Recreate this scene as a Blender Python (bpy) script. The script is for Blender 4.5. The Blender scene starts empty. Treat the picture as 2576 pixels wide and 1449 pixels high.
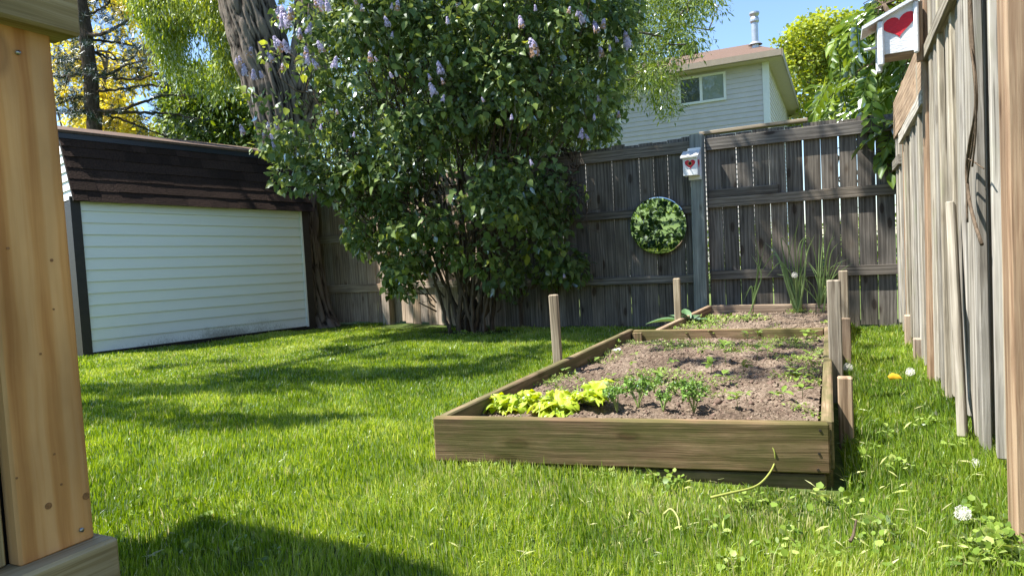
import bpy, bmesh, math, random
import numpy as np
from mathutils import Vector, Matrix

S = bpy.context.scene
# ------------------------------------------------------------------ camera
FPX, CX, CY, CAMH = 1717.0, 1288.0, 724.5, 0.85
_th, _rho, _psi = math.radians(2.9), math.radians(3.08), math.radians(25.6315)
_F = np.array([-math.sin(_psi)*math.cos(_th), math.cos(_psi)*math.cos(_th), -math.sin(_th)])
_R0 = np.array([math.cos(_psi), math.sin(_psi), 0.0]); _U0 = np.cross(_R0, _F)
_R = math.cos(_rho)*_R0 - math.sin(_rho)*_U0
_U = math.sin(_rho)*_R0 + math.cos(_rho)*_U0
CAM = np.array([0, 0, CAMH])
cd = bpy.data.cameras.new('camera'); cam = bpy.data.objects.new('camera', cd)
S.collection.objects.link(cam); S.camera = cam
cam.matrix_world = Matrix(((_R[0], _U[0], -_F[0], 0), (_R[1], _U[1], -_F[1], 0), (_R[2], _U[2], -_F[2], CAMH), (0, 0, 0, 1)))
cd.sensor_width = 36; cd.lens = 36*FPX/2576.0; cd.clip_start = 0.05; cd.clip_end = 2000
# ------------------------------------------------------------------ light
SUN_EL = math.radians(60.5)
SUN = np.array([-.872*math.cos(SUN_EL), -.489*math.cos(SUN_EL), math.sin(SUN_EL)])
W = bpy.data.worlds.new('World'); S.world = W; W.use_nodes = True
nt = W.node_tree; bg = nt.nodes['Background']
sky = nt.nodes.new('ShaderNodeTexSky'); sky.sky_type = 'NISHITA'; sky.sun_disc = False
sky.sun_elevation = SUN_EL; sky.sun_rotation = math.atan2(SUN[0], SUN[1])
sky.air_density = 1.0; sky.dust_density = 0.15; sky.ozone_density = 4.0
nt.links.new(sky.outputs[0], bg.inputs[0]); bg.inputs[1].default_value = 0.10
ld = bpy.data.lights.new('sun', 'SUN'); ld.energy = 5.0; ld.angle = math.radians(0.53); ld.color = (1, .95, .86)
lo = bpy.data.objects.new('sun', ld); S.collection.objects.link(lo)
lo.rotation_euler = Vector(SUN).to_track_quat('Z', 'Y').to_euler()
S.view_settings.view_transform = 'Standard'; S.view_settings.look = 'None'
S.view_settings.gamma = 1; S.view_settings.use_curve_mapping = False
S.view_settings.exposure = 1.48
S.cycles.max_bounces = 8; S.cycles.diffuse_bounces = 3; S.cycles.transparent_max_bounces = 8
S.cycles.caustics_reflective = False; S.cycles.caustics_refractive = False

# ------------------------------------------------------------------ helpers
rng = np.random.default_rng(7); R = random.Random(11)
def ray(x, y): return _F + (x-CX)/FPX*_R - (y-CY)/FPX*_U
def ground(x, y, z=0.0):
    d = ray(x, y); return CAM + (z-CAMH)/d[2]*d
def onY(x, y, Y):
    d = ray(x, y); return CAM + Y/d[1]*d
def onX(x, y, X):
    d = ray(x, y); return CAM + X/d[0]*d
def depthAt(x, y, D):
    return CAM + D*ray(x, y)
def projN(P):
    q = P - CAM; w = q @ _F; ww = np.where(np.abs(w) < 1e-6, 1e-6, w)
    return CX+FPX*(q @ _R)/ww, CY-FPX*(q @ _U)/ww, w
def inpoly(x, y, poly):
    x = np.asarray(x); y = np.asarray(y); ins = np.zeros(x.shape, bool); n = len(poly)
    for i in range(n):
        x1, y1 = poly[i]; x2, y2 = poly[(i+1) % n]
        if y1 == y2: continue
        c = ((y1 > y) != (y2 > y)) & (x < (x2-x1)*(y-y1)/(y2-y1)+x1)
        ins ^= c
    return ins
def _hash(i, j, k):
    n = (i*73856093) ^ (j*19349663) ^ (k*83492791)
    n = (n ^ (n >> 13))*1274126177 & 0x7fffffff
    return ((n ^ (n >> 16)) & 0xffff)/65535.0
def vnoise(P):
    P = np.asarray(P, float); I = np.floor(P).astype(np.int64); f = P-I; f = f*f*(3-2*f); r = 0
    for a in (0, 1):
        for b in (0, 1):
            for c in (0, 1):
                w = (f[..., 0] if a else 1-f[..., 0])*(f[..., 1] if b else 1-f[..., 1])*(f[..., 2] if c else 1-f[..., 2])
                r = r + w*_hash(I[..., 0]+a, I[..., 1]+b, I[..., 2]+c)
    return r
def gh(x, y):
    """height of the lawn"""
    x = np.asarray(x, float); y = np.asarray(y, float)
    rise = .045/(1+np.exp((x+1.0)*4))*np.exp(-((y-2.3)/.9)**2)
    return rise + 0.022*(vnoise(np.stack([x*1.3+9, y*1.3+4, x*0], -1))-.5) + 0.012*(vnoise(np.stack([x*5+3, y*5, x*0+5], -1))-.5)

def tag(o, label=None, cat=None, group=None, kind=None):
    if label: o['label'] = label
    if cat: o['category'] = cat
    if group: o['group'] = group
    if kind: o['kind'] = kind
    return o
def link(name, me, mat=None, parent=None, mw=None):
    o = bpy.data.objects.new(name, me); S.collection.objects.link(o)
    if mat is not None and me is not None and len(me.materials) == 0: me.materials.append(mat)
    if mw is not None: o.matrix_world = mw
    if parent is not None:
        o.parent = parent
        o.matrix_parent_inverse = Matrix.Identity(4)
        M = (mw if mw is not None else Matrix.Identity(4))
        o.matrix_basis = parent_inv(parent) @ M
    return o
_PW = {}
def parent_inv(p):
    return _PW[p.name].inverted()
def thing(name, loc, label, cat, group=None, rz=0.0):
    o = bpy.data.objects.new(name, None); o.empty_display_size = .05
    S.collection.objects.link(o)
    M = Matrix.Translation(Vector([float(v) for v in loc])) @ Matrix.Rotation(rz, 4, 'Z')
    o.matrix_basis = M; _PW[o.name] = M
    return tag(o, label, cat, group)
def reg(o, M): _PW[o.name] = M; return o

def mesh_np(name, V, faces=None, quads=None, tris=None, smooth=False, attrs=None, mats=None, midx=None):
    me = bpy.data.meshes.new(name)
    V = np.asarray(V, np.float32)
    if faces is not None:
        me.from_pydata([tuple(v) for v in V.tolist()], [], faces)
    else:
        nq = 0 if quads is None else len(quads); ntr = 0 if tris is None else len(tris)
        loops = []
        if nq: loops.append(np.asarray(quads, np.int32).ravel())
        if ntr: loops.append(np.asarray(tris, np.int32).ravel())
        L = np.concatenate(loops)
        starts = np.concatenate([np.arange(nq)*4, nq*4+np.arange(ntr)*3]).astype(np.int32)
        me.vertices.add(len(V)); me.vertices.foreach_set('co', V.ravel())
        me.loops.add(len(L)); me.loops.foreach_set('vertex_index', L)
        me.polygons.add(nq+ntr); me.polygons.foreach_set('loop_start', starts)
        me.update(calc_edges=True)
    if attrs:
        for k, a in attrs.items():
            at = me.attributes.new(k, 'FLOAT', 'POINT'); at.data.foreach_set('value', np.asarray(a, np.float32))
    for m in (mats or []): me.materials.append(m)
    if midx is not None: me.polygons.foreach_set('material_index', np.asarray(midx, np.int32))
    if smooth: me.polygons.foreach_set('use_smooth', np.ones(len(me.polygons), bool))
    me.update()
    return me

_bc = {}
def box_mesh(L, Wd, T, bev=0.003, mat=None, cut=0):
    key = (round(L, 3), round(Wd, 4), round(T, 4), bev, mat.name if mat else '', cut)
    if key in _bc: return _bc[key]
    bm = bmesh.new(); bmesh.ops.create_cube(bm, size=1)
    for v in bm.verts: v.co = Vector((v.co.x*L, v.co.y*Wd, v.co.z*T))
    if bev: bmesh.ops.bevel(bm, geom=bm.edges[:], offset=bev, segments=1, affect='EDGES')
    me = bpy.data.meshes.new('board'); bm.to_mesh(me); bm.free()
    if mat: me.materials.append(mat)
    _bc[key] = me; return me
def frame(p0, p1, wdir):
    p0 = Vector([float(a) for a in p0]); p1 = Vector([float(a) for a in p1]); x = (p1-p0); L = x.length; x.normalize()
    y = Vector([float(a) for a in wdir]); y = (y - x*y.dot(x)).normalized(); z = x.cross(y)
    c = (p0+p1)/2
    return Matrix(((x.x, y.x, z.x, c.x), (x.y, y.y, z.y, c.y), (x.z, y.z, z.z, c.z), (0, 0, 0, 1))), L
def board(name, p0, p1, wdir, Wd, T, mat, parent=None, bev=0.003):
    """a board whose length runs p0->p1 through its centre line"""
    M, L = frame(p0, p1, wdir)
    return reg(link(name, box_mesh(L, Wd, T, bev, mat), None, parent, M), M)

class MB:
    """collects shapes into one mesh"""
    def __init__(s): s.V = []; s.F = []; s.n = 0; s.A = []; s.rn = 0.5
    def add(s, V, F, rnd=None):
        V = np.asarray(V, float); s.V.append(V); s.F += [tuple(int(i)+s.n for i in f) for f in F]; s.n += len(V)
        s.A.append(np.full(len(V), s.rn if rnd is None else rnd))
    def box(s, lo_, hi_):
        x0, y0, z0 = lo_; x1, y1, z1 = hi_
        s.add([(x0, y0, z0), (x1, y0, z0), (x1, y1, z0), (x0, y1, z0), (x0, y0, z1), (x1, y0, z1), (x1, y1, z1), (x0, y1, z1)],
              [(0, 3, 2, 1), (4, 5, 6, 7), (0, 1, 5, 4), (1, 2, 6, 5), (2, 3, 7, 6), (3, 0, 4, 7)])
    def tube(s, pts, rad, n=6, cap=True, rnd=None):
        pts = np.asarray(pts, float); m = len(pts); rad = np.atleast_1d(np.asarray(rad, float)); rad = np.interp(np.linspace(0, 1, m), np.linspace(0, 1, len(rad)), rad) if len(rad) > 1 else np.full(m, rad[0])
        T = np.gradient(pts, axis=0); T /= np.linalg.norm(T, axis=1)[:, None]+1e-9
        a = np.array([0, 0, 1.0]) if abs(T[0][2]) < .9 else np.array([1.0, 0, 0])
        V = []; u = np.cross(T[0], a)
        for i in range(m):
            u = u - T[i]*(u @ T[i]); u /= np.linalg.norm(u)+1e-9; v = np.cross(T[i], u)
            for k in range(n):
                t = 2*math.pi*k/n; V.append(pts[i]+rad[i]*(math.cos(t)*u+math.sin(t)*v))
        F = [(i*n+k, i*n+(k+1) % n, (i+1)*n+(k+1) % n, (i+1)*n+k) for i in range(m-1) for k in range(n)]
        if cap: F += [tuple(range(n))[::-1], tuple((m-1)*n+k for k in range(n))]
        s.add(V, F, rnd)
    def build(s, name, mat, parent=None, smooth=False):
        if not s.V: return None
        M0 = _PW[parent.name] if parent is not None else Matrix.Identity(4)
        V = np.concatenate(s.V)
        me = mesh_np(name, V, faces=s.F, smooth=smooth, attrs={'rnd': np.concatenate(s.A)})
        return reg(link(name, me, mat, parent, Matrix.Identity(4)), Matrix.Identity(4))
def curve(pts, n=12):
    """smooth polyline through points (Catmull-Rom)"""
    P = [np.asarray(p, float) for p in pts]; P = [2*P[0]-P[1]]+P+[2*P[-1]-P[-2]]; out = []
    seg = len(P)-3; per = max(2, n//seg)
    for i in range(seg):
        for t in np.linspace(0, 1, per, endpoint=False):
            a, b, c, d = P[i:i+4]
            out.append(.5*((2*b)+(-a+c)*t+(2*a-5*b+4*c-d)*t*t+(-a+3*b-3*c+d)*t**3))
    out.append(P[-2]); return np.array(out)

# ------------------------------------------------------------------ materials
def newmat(name):
    m = bpy.data.materials.new(name); m.use_nodes = True; nt = m.node_tree; nt.nodes.clear()
    return m, nt, (lambda t, **k: _nd(nt, t, **k)), nt.links.new
def _nd(nt, t, **k):
    n = nt.nodes.new(t)
    for a, b in k.items():
        if a.startswith('i_'):
            key = a[2:]; key = int(key) if key.isdigit() else key.replace('_', ' ')
            n.inputs[key].default_value = b
        else: setattr(n, a, b)
    return n
def ramp(nt, stops, interp='LINEAR'):
    r = nt.nodes.new('ShaderNodeValToRGB'); cr = r.color_ramp; cr.interpolation = interp
    while len(cr.elements) < len(stops): cr.elements.new(0.5)
    for e, (p, c) in zip(cr.elements, stops):
        e.position = p; e.color = (*c, 1) if len(c) == 3 else c
    return r
def out(nt, sh):
    o = nt.nodes.new('ShaderNodeOutputMaterial'); nt.links.new(sh, o.inputs['Surface']); return o

def wood(name, cols, knots=0.5, moss=None, moss_lo=.5, rough=.85, var=.35, grain=1.0, bump=.35, crack=0.5, low=None, spec=.25, wavew=.14, fine=.5):
    """cols: dark, mid, light; grain runs along object X"""
    m, nt, N, L = newmat(name)
    tc = N('ShaderNodeTexCoord'); oi = N('ShaderNodeObjectInfo')
    mul = N('ShaderNodeVectorMath', operation='MULTIPLY', i_1=(37.0, 13.0, 7.0)); L(oi.outputs['Random'], mul.inputs[0])
    add = N('ShaderNodeVectorMath', operation='ADD'); L(tc.outputs['Object'], add.inputs[0]); L(mul.outputs[0], add.inputs[1])
    def mp(sc):
        q = N('ShaderNodeMapping'); q.inputs['Scale'].default_value = sc; L(add.outputs[0], q.inputs['Vector']); return q
    warp = N('ShaderNodeTexNoise', i_Scale=1.0, i_Detail=2.0); L(mp((2.2, 7, 7)).outputs[0], warp.inputs['Vector'])
    wv = N('ShaderNodeVectorMath', operation='MULTIPLY_ADD'); L(warp.outputs['Color'], wv.inputs[0]); wv.inputs[1].default_value = (0, .03, .03); L(add.outputs[0], wv.inputs[2])
    # knots
    vo = N('ShaderNodeTexVoronoi', i_Scale=1.0); vo.feature = 'F1'
    km = N('ShaderNodeMapping'); km.inputs['Scale'].default_value = (3.0, 7.5, 2.0); L(wv.outputs[0], km.inputs['Vector']); L(km.outputs[0], vo.inputs['Vector'])
    # cathedral grain
    g = N('ShaderNodeMapping'); g.inputs['Scale'].default_value = (1.3, 75*grain, 75*grain); L(wv.outputs[0], g.inputs['Vector'])
    gn = N('ShaderNodeTexNoise', i_Scale=1.0, i_Detail=4.0, i_Roughness=.55); L(g.outputs[0], gn.inputs['Vector'])
    g2 = N('ShaderNodeMapping'); g2.inputs['Scale'].default_value = (4, 230*grain, 230*grain); L(wv.outputs[0], g2.inputs['Vector'])
    gn2 = N('ShaderNodeTexNoise', i_Scale=1.0, i_Detail=2.0); L(g2.outputs[0], gn2.inputs['Vector'])
    wave = N('ShaderNodeTexWave', i_Scale=1.0, i_Distortion=9.0, i_Detail=2.0); wave.bands_direction = 'Y'; wave.inputs['Detail Scale'].default_value = .35
    wm = N('ShaderNodeMapping'); wm.inputs['Scale'].default_value = (.9, 9*grain, 9*grain); L(wv.outputs[0], wm.inputs['Vector']); L(wm.outputs[0], wave.inputs['Vector'])
    mix = N('ShaderNodeMath', operation='MULTIPLY_ADD', i_1=wavew); L(wave.outputs['Fac'], mix.inputs[0]); L(gn.outputs['Fac'], mix.inputs[2])
    mix2 = N('ShaderNodeMath', operation='MULTIPLY_ADD', i_1=fine); L(gn2.outputs['Fac'], mix2.inputs[0]); L(mix.outputs[0], mix2.inputs[2])
    r = ramp(nt, [(.50, cols[0]), (.76, cols[1]), (1.0, cols[2])]); L(mix2.outputs[0], r.inputs[0])
    col = r.outputs[0]
    # blotches
    bl = N('ShaderNodeTexNoise', i_Scale=1.0, i_Detail=4.0); L(mp((3, 9, 9)).outputs[0], bl.inputs['Vector'])
    br = ramp(nt, [(.3, (.62, .62, .62)), (.7, (1.15, 1.15, 1.15))]); L(bl.outputs['Fac'], br.inputs[0])
    mm = N('ShaderNodeMix', data_type='RGBA', blend_type='MULTIPLY', i_Factor=.8); L(col, mm.inputs['A']); L(br.outputs[0], mm.inputs['B']); col = mm.outputs['Result']
    if crack:
        cn = N('ShaderNodeTexNoise', i_Scale=1.0, i_Detail=3.0); L(mp((1.4, 55, 55)).outputs[0], cn.inputs['Vector'])
        cr = ramp(nt, [(.30, (.25, .22, .2)), (.36, (1, 1, 1))]); L(cn.outputs['Fac'], cr.inputs[0])
        mm = N('ShaderNodeMix', data_type='RGBA', blend_type='MULTIPLY', i_Factor=crack); L(col, mm.inputs['A']); L(cr.outputs[0], mm.inputs['B']); col = mm.outputs['Result']
    if knots:
        kr = ramp(nt, [(0.0, (.16, .1, .07)), (.09, (.3, .2, .14)), (.12, (.22, .15, .1)), (.17, (.85, .8, .75)), (.26, (1, 1, 1))]); L(vo.outputs['Distance'], kr.inputs[0])
        mm = N('ShaderNodeMix', data_type='RGBA', blend_type='MULTIPLY', i_Factor=knots); L(col, mm.inputs['A']); L(kr.outputs[0], mm.inputs['B']); col = mm.outputs['Result']
    if moss:
        mn = N('ShaderNodeTexNoise', i_Scale=1.0, i_Detail=5.0, i_Roughness=.65); L(mp((2.2, 6, 6)).outputs[0], mn.inputs['Vector'])
        mr = ramp(nt, [(moss_lo, (0, 0, 0)), (moss_lo+.16, (1, 1, 1))]); L(mn.outputs['Fac'], mr.inputs[0])
        mf = N('ShaderNodeMath', operation='MULTIPLY', i_1=.65); L(mr.outputs[0], mf.inputs[0])
        mm = N('ShaderNodeMix', data_type='RGBA'); mm.inputs['B'].default_value = (*moss, 1); L(mf.outputs[0], mm.inputs['Factor']); L(col, mm.inputs['A']); col = mm.outputs['Result']
    hv = N('ShaderNodeHueSaturation'); vv = N('ShaderNodeMapRange', i_3=1-var, i_4=1+var*.7); L(oi.outputs['Random'], vv.inputs[0]); L(vv.outputs[0], hv.inputs['Value']); L(col, hv.inputs['Color'])
    ss = N('ShaderNodeMath', operation='MULTIPLY', i_1=7.31); L(oi.outputs['Random'], ss.inputs[0]); s2 = N('ShaderNodeMath', operation='FRACT'); L(ss.outputs[0], s2.inputs[0])
    sr = N('ShaderNodeMapRange', i_3=1-var, i_4=1+var*.6); L(s2.outputs[0], sr.inputs[0]); L(sr.outputs[0], hv.inputs['Saturation'])
    p = N('ShaderNodeBsdfPrincipled', i_Roughness=rough); p.inputs['Specular IOR Level'].default_value = spec; L(hv.outputs[0], p.inputs['Base Color'])
    bp = N('ShaderNodeBump', i_Strength=bump, i_Distance=.004); L(mix2.outputs[0], bp.inputs['Height']); L(bp.outputs[0], p.inputs['Normal'])
    out(nt, p.outputs[0]); return m

def leafmat(name, stops, trans=.35, gloss=.12, rough=.45, back=None, nscale=None):
    m, nt, N, L = newmat(name)
    at = N('ShaderNodeAttribute', attribute_name='rnd'); oi = N('ShaderNodeObjectInfo')
    fac = at.outputs['Fac']
    if nscale == 'obj':
        fac = oi.outputs['Random']
    r = ramp(nt, stops); L(fac, r.inputs[0]); col = r.outputs[0]
    d = N('ShaderNodeBsdfDiffuse'); L(col, d.inputs[0])
    t = N('ShaderNodeBsdfTranslucent')
    hs = N('ShaderNodeHueSaturation', i_Hue=.478, i_Saturation=1.1, i_Value=1.5); L(col, hs.inputs['Color']); L(hs.outputs[0], t.inputs[0])
    mx = N('ShaderNodeMixShader', i_0=trans); L(d.outputs[0], mx.inputs[1]); L(t.outputs[0], mx.inputs[2])
    g = N('ShaderNodeBsdfGlossy', i_Roughness=rough); g.inputs[0].default_value = (.9, .95, 1, 1)
    m2 = N('ShaderNodeMixShader', i_0=gloss); L(mx.outputs[0], m2.inputs[1]); L(g.outputs[0], m2.inputs[2])
    if gloss:
        fr = N('ShaderNodeFresnel', i_IOR=1.45); mf = N('ShaderNodeMath', operation='MULTIPLY', i_1=gloss*8); L(fr.outputs[0], mf.inputs[0]); L(mf.outputs[0], m2.inputs[0])
    out(nt, m2.outputs[0]); return m

def plain(name, col, rough=.6, noise=0.0, nscale=20.0, spec=.4, metal=0.0, bump=0.0, vec='Object', scale3=(1, 1, 1), dark=None, objvar=0.0):
    m, nt, N, L = newmat(name)
    p = N('ShaderNodeBsdfPrincipled', i_Roughness=rough, i_Metallic=metal); p.inputs['Specular IOR Level'].default_value = spec
    tc = N('ShaderNodeTexCoord'); mp = N('ShaderNodeMapping'); mp.inputs['Scale'].default_value = scale3; L(tc.outputs[vec], mp.inputs['Vector'])
    n = N('ShaderNodeTexNoise', i_Scale=nscale, i_Detail=5.0, i_Roughness=.6); L(mp.outputs[0], n.inputs['Vector'])
    dk = dark or tuple(c*(1-noise) for c in col)
    r = ramp(nt, [(.3, dk), (.65, col)]); L(n.outputs['Fac'], r.inputs[0]); c = r.outputs[0]
    if objvar:
        oi = N('ShaderNodeObjectInfo'); vv = N('ShaderNodeMapRange', i_3=1-objvar, i_4=1+objvar); L(oi.outputs['Random'], vv.inputs[0])
        hv = N('ShaderNodeHueSaturation'); L(vv.outputs[0], hv.inputs['Value']); L(c, hv.inputs['Color']); c = hv.outputs[0]
    L(c, p.inputs['Base Color'])
    if bump:
        b = N('ShaderNodeBump', i_Strength=bump, i_Distance=.01); L(n.outputs['Fac'], b.inputs['Height']); L(b.outputs[0], p.inputs['Normal'])
    out(nt, p.outputs[0]); return m

M_fence = wood('weathered_dark_wood', [(.055, .047, .037), (.122, .104, .084), (.21, .183, .15)], knots=.8, var=.28, crack=.4)
M_fenceL = wood('weathered_brown_wood', [(.17, .12, .085), (.33, .24, .17), (.48, .37, .27)], knots=.6, var=.25, crack=.6)
M_post = wood('grey_green_post_wood', [(.10, .115, .105), (.19, .215, .2), (.28, .30, .28)], knots=.8, var=.1, crack=.8)
M_side = wood('pale_grey_wood', [(.13, .115, .09), (.31, .275, .22), (.50, .46, .385)], knots=.4, var=.38, crack=.8, moss=(.3, .32, .2), moss_lo=.56)
M_orange = wood('brown_stained_wood', [(.17, .10, .055), (.33, .205, .12), (.46, .32, .2)], knots=.7, var=.15, crack=.4, rough=.6)
M_new = wood('new_pine_wood', [(.46, .20, .06), (.60, .30, .105), (.68, .38, .16)], knots=.5, var=.03, crack=.12, grain=.6, wavew=.34, fine=.3, rough=.6, bump=.12)
M_beam = wood('treated_beam_wood', [(.17, .125, .05), (.32, .24, .115), (.44, .35, .2)], knots=.4, var=.05, crack=.3, grain=.7, moss=(.2, .22, .08), moss_lo=.6)
M_bed = wood('raised_bed_wood', [(.095, .06, .032), (.185, .12, .066), (.31, .215, .125)], knots=.7, var=.12, crack=.3, moss=(.075, .085, .02), moss_lo=.40, grain=.9, fine=.6, wavew=.05)
M_bedfar = wood('old_bed_wood', [(.11, .075, .045), (.24, .165, .105), (.40, .30, .2)], knots=.5, var=.15, crack=.6)
M_stake = wood('stake_wood', [(.14, .105, .072), (.30, .24, .17), (.46, .39, .29)], knots=.3, var=.2, crack=.6)
M_bark = None

def barkmat(name, dark, light, sc=(14, 14, 2.2)):
    m, nt, N, L = newmat(name)
    tc = N('ShaderNodeTexCoord'); mp = N('ShaderNodeMapping'); mp.inputs['Scale'].default_value = sc; L(tc.outputs['Object'], mp.inputs['Vector'])
    w = N('ShaderNodeTexNoise', i_Scale=1.3, i_Detail=3.0); L(tc.outputs['Object'], w.inputs['Vector'])
    wv = N('ShaderNodeVectorMath', operation='MULTIPLY_ADD', i_1=(1.2, 1.2, 1.2)); L(w.outputs['Color'], wv.inputs[0]); L(mp.outputs[0], wv.inputs[2])
    n = N('ShaderNodeTexNoise', i_Scale=1.6, i_Detail=8.0, i_Roughness=.62); L(wv.outputs[0], n.inputs['Vector'])
    at = N('ShaderNodeAttribute', attribute_name='rnd')
    ad = N('ShaderNodeMath', operation='MULTIPLY_ADD', i_1=.8); L(at.outputs['Fac'], ad.inputs[0]); L(n.outputs['Fac'], ad.inputs[2])
    r = ramp(nt, [(.62, dark), (1.15 if False else 1.0, light)]); L(ad.outputs[0], r.inputs[0])
    p = N('ShaderNodeBsdfPrincipled', i_Roughness=.95); p.inputs['Specular IOR Level'].default_value = .1; L(r.outputs[0], p.inputs['Base Color'])
    b = N('ShaderNodeBump', i_Strength=.9, i_Distance=.02); L(n.outputs['Fac'], b.inputs['Height']); L(b.outputs[0], p.inputs['Normal'])
    out(nt, p.outputs[0]); return m
M_trunk = barkmat('furrowed_bark', (.022, .017, .014), (.20, .165, .14))
M_pinebark = barkmat('pine_bark', (.02, .016, .013), (.11, .08, .06), (16, 16, 5))
M_twig = barkmat('twig_bark', (.04, .03, .02), (.14, .105, .075), (20, 20, 5))

G1 = leafmat('lilac_leaf', [(0, (.055, .095, .026)), (.5, (.115, .175, .046)), (.85, (.20, .27, .07)), (1, (.32, .39, .06))], trans=.38, gloss=.05, rough=.42)
G_willow = leafmat('narrow_leaf', [(0, (.12, .19, .02)), (.5, (.22, .31, .035)), (1, (.36, .44, .06))], trans=.45, gloss=.06, rough=.5)
G_green = leafmat('mid_green_leaf', [(0, (.06, .115, .014)), (.5, (.135, .21, .022)), (1, (.25, .33, .04))], trans=.45, gloss=.05, rough=.5)
G_yellow = leafmat('golden_leaf', [(0, (.42, .38, .02)), (.5, (.62, .57, .05)), (1, (.78, .72, .15))], trans=.5, gloss=.03)
G_yg = leafmat('yellow_green_leaf', [(0, (.16, .22, .02)), (.5, (.28, .35, .04)), (1, (.4, .45, .07))], trans=.5, gloss=.03)
G_ash = leafmat('compound_leaf', [(0, (.07, .13, .018)), (.5, (.15, .24, .03)), (1, (.28, .38, .05))], trans=.45, gloss=.06, rough=.4)
G_pine = leafmat('pine_needle', [(0, (.012, .03, .012)), (1, (.04, .075, .03))], trans=.1, gloss=.05)
G_grass = leafmat('grass_blade', [(0, (.062, .125, .014)), (.35, (.15, .26, .024)), (.7, (.28, .40, .045)), (.90, (.46, .54, .12)), (.93, (.42, .44, .15)), (1, (.55, .52, .28))], trans=.45, gloss=.02, rough=.6)
G_weed = leafmat('weed_leaf', [(0, (.09, .16, .02)), (.6, (.2, .3, .04)), (1, (.36, .44, .12))], trans=.35, gloss=.06)
G_lettuce = leafmat('lettuce_leaf', [(0, (.30, .43, .02)), (1, (.48, .58, .05))], trans=.4, gloss=.05, nscale='obj')
G_kale = leafmat('kale_leaf', [(0, (.10, .21, .03)), (1, (.22, .36, .07))], trans=.3, gloss=.06)
G_stemgreen = leafmat('green_stem', [(0, (.2, .3, .08)), (1, (.35, .42, .15))], trans=.1, gloss=.05)
G_straw = leafmat('dry_grass', [(0, (.28, .34, .08)), (1, (.5, .5, .24))], trans=.2, gloss=.02)
G_flower = leafmat('lilac_flower', [(0, (.40, .34, .50)), (.5, (.56, .50, .66)), (.8, (.74, .69, .80)), (1, (.45, .3, .2))], trans=.3, gloss=.02)
M_white = plain('white_paint', (.78, .79, .8), .5, .18, 30, bump=.15, scale3=(1, 1, 6))
M_red = plain('red_paint', (.62, .012, .03), .42, .25, 60, bump=.4, scale3=(1, 1, 5))
M_black = plain('black_hole', (.01, .01, .01), .9)
M_dark = plain('dark_brown_trim', (.028, .022, .02), .55, .3, 14)
M_shingle = plain('dark_shingle', (.042, .026, .02), .95, .55, 60, spec=.12, bump=.9, objvar=.28)
M_shinglebase = plain('roof_felt', (.012, .009, .008), .95)
M_roofred = plain('red_brown_roof', (.135, .085, .06), .95, .45, 30, bump=.6, objvar=.2)
M_alum = plain('galvanised_metal', (.5, .52, .55), .35, .2, 12, metal=.6)
M_vinyl = plain('cream_vinyl_siding', (.60, .56, .55), .45, .08, 4, bump=.05)
M_trimw = plain('white_vinyl_trim', (.8, .8, .78), .45, .06, 9)
M_gutter = plain('taupe_gutter', (.30, .25, .19), .5, .15, 6)
M_soffit = plain('beige_soffit', (.5, .42, .32), .6, .1, 10)
M_stone = plain('pale_stone', (.6, .58, .54), .8, .3, 30, bump=.4)
M_screw = plain('steel_screw', (.45, .43, .4), .35, .4, 90, metal=.9)

# ------------------------------------------------------------------ ground
def groundmat():
    m, nt, N, L = newmat('lawn_soil')
    g = N('ShaderNodeTexCoord'); n = N('ShaderNodeTexNoise', i_Scale=9.0, i_Detail=6.0, i_Roughness=.7); L(g.outputs['Object'], n.inputs['Vector'])
    r = ramp(nt, [(.3, (.03, .04, .012)), (.5, (.06, .09, .02)), (.7, (.10, .12, .04))]); L(n.outputs['Fac'], r.inputs[0])
    n2 = N('ShaderNodeTexNoise', i_Scale=.35, i_Detail=3.0); L(g.outputs['Object'], n2.inputs['Vector'])
    r2 = ramp(nt, [(.35, (.07, .11, .03)), (.65, (.13, .17, .06))]); L(n2.outputs['Fac'], r2.inputs[0])
    sp = N('ShaderNodeSeparateXYZ'); L(g.outputs['Object'], sp.inputs[0])
    ab_ = N('ShaderNodeMath', operation='ADD', i_1=-2.1); L(sp.outputs['Y'], ab_.inputs[0]); ab2 = N('ShaderNodeMath', operation='ABSOLUTE'); L(ab_.outputs[0], ab2.inputs[0]); c = N('ShaderNodeMath', operation='GREATER_THAN', i_1=5.4); L(ab2.outputs[0], c.inputs[0])
    mx = N('ShaderNodeMix', data_type='RGBA'); L(c.outputs[0], mx.inputs['Factor']); L(r.outputs[0], mx.inputs['A']); L(r2.outputs[0], mx.inputs['B'])
    p = N('ShaderNodeBsdfPrincipled', i_Roughness=.95); p.inputs['Specular IOR Level'].default_value = .1
    L(mx.outputs['Result'], p.inputs['Base Color']); b = N('ShaderNodeBump', i_Strength=.8, i_Distance=.02); L(n.outputs['Fac'], b.inputs['Height']); L(b.outputs[0], p.inputs['Normal'])
    out(nt, p.outputs[0]); return m
gx = np.concatenate([[-600, -200, -80, -40, -20, -14], np.arange(-11, 3.01, .12), [6, 12, 30, 80, 200, 600]])
gy = np.concatenate([[-600, -200, -60, -20, -10], np.arange(-6, 9.01, .12), [11, 15, 25, 50, 100, 250, 600]])
GX, GY = np.meshgrid(gx, gy)
GZ = gh(GX, GY)*((GX > -11) & (GX < 3) & (GY > -6) & (GY < 9))
nx, ny = len(gx), len(gy)
ii = (np.arange(ny-1)[:, None]*nx+np.arange(nx-1)[None]).ravel()
q = np.stack([ii, ii+1, ii+nx+1, ii+nx], 1)
tag(link('ground', mesh_np('ground', np.stack([GX.ravel(), GY.ravel(), GZ.ravel()], 1), quads=q, smooth=True), groundmat()), kind='structure')

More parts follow.
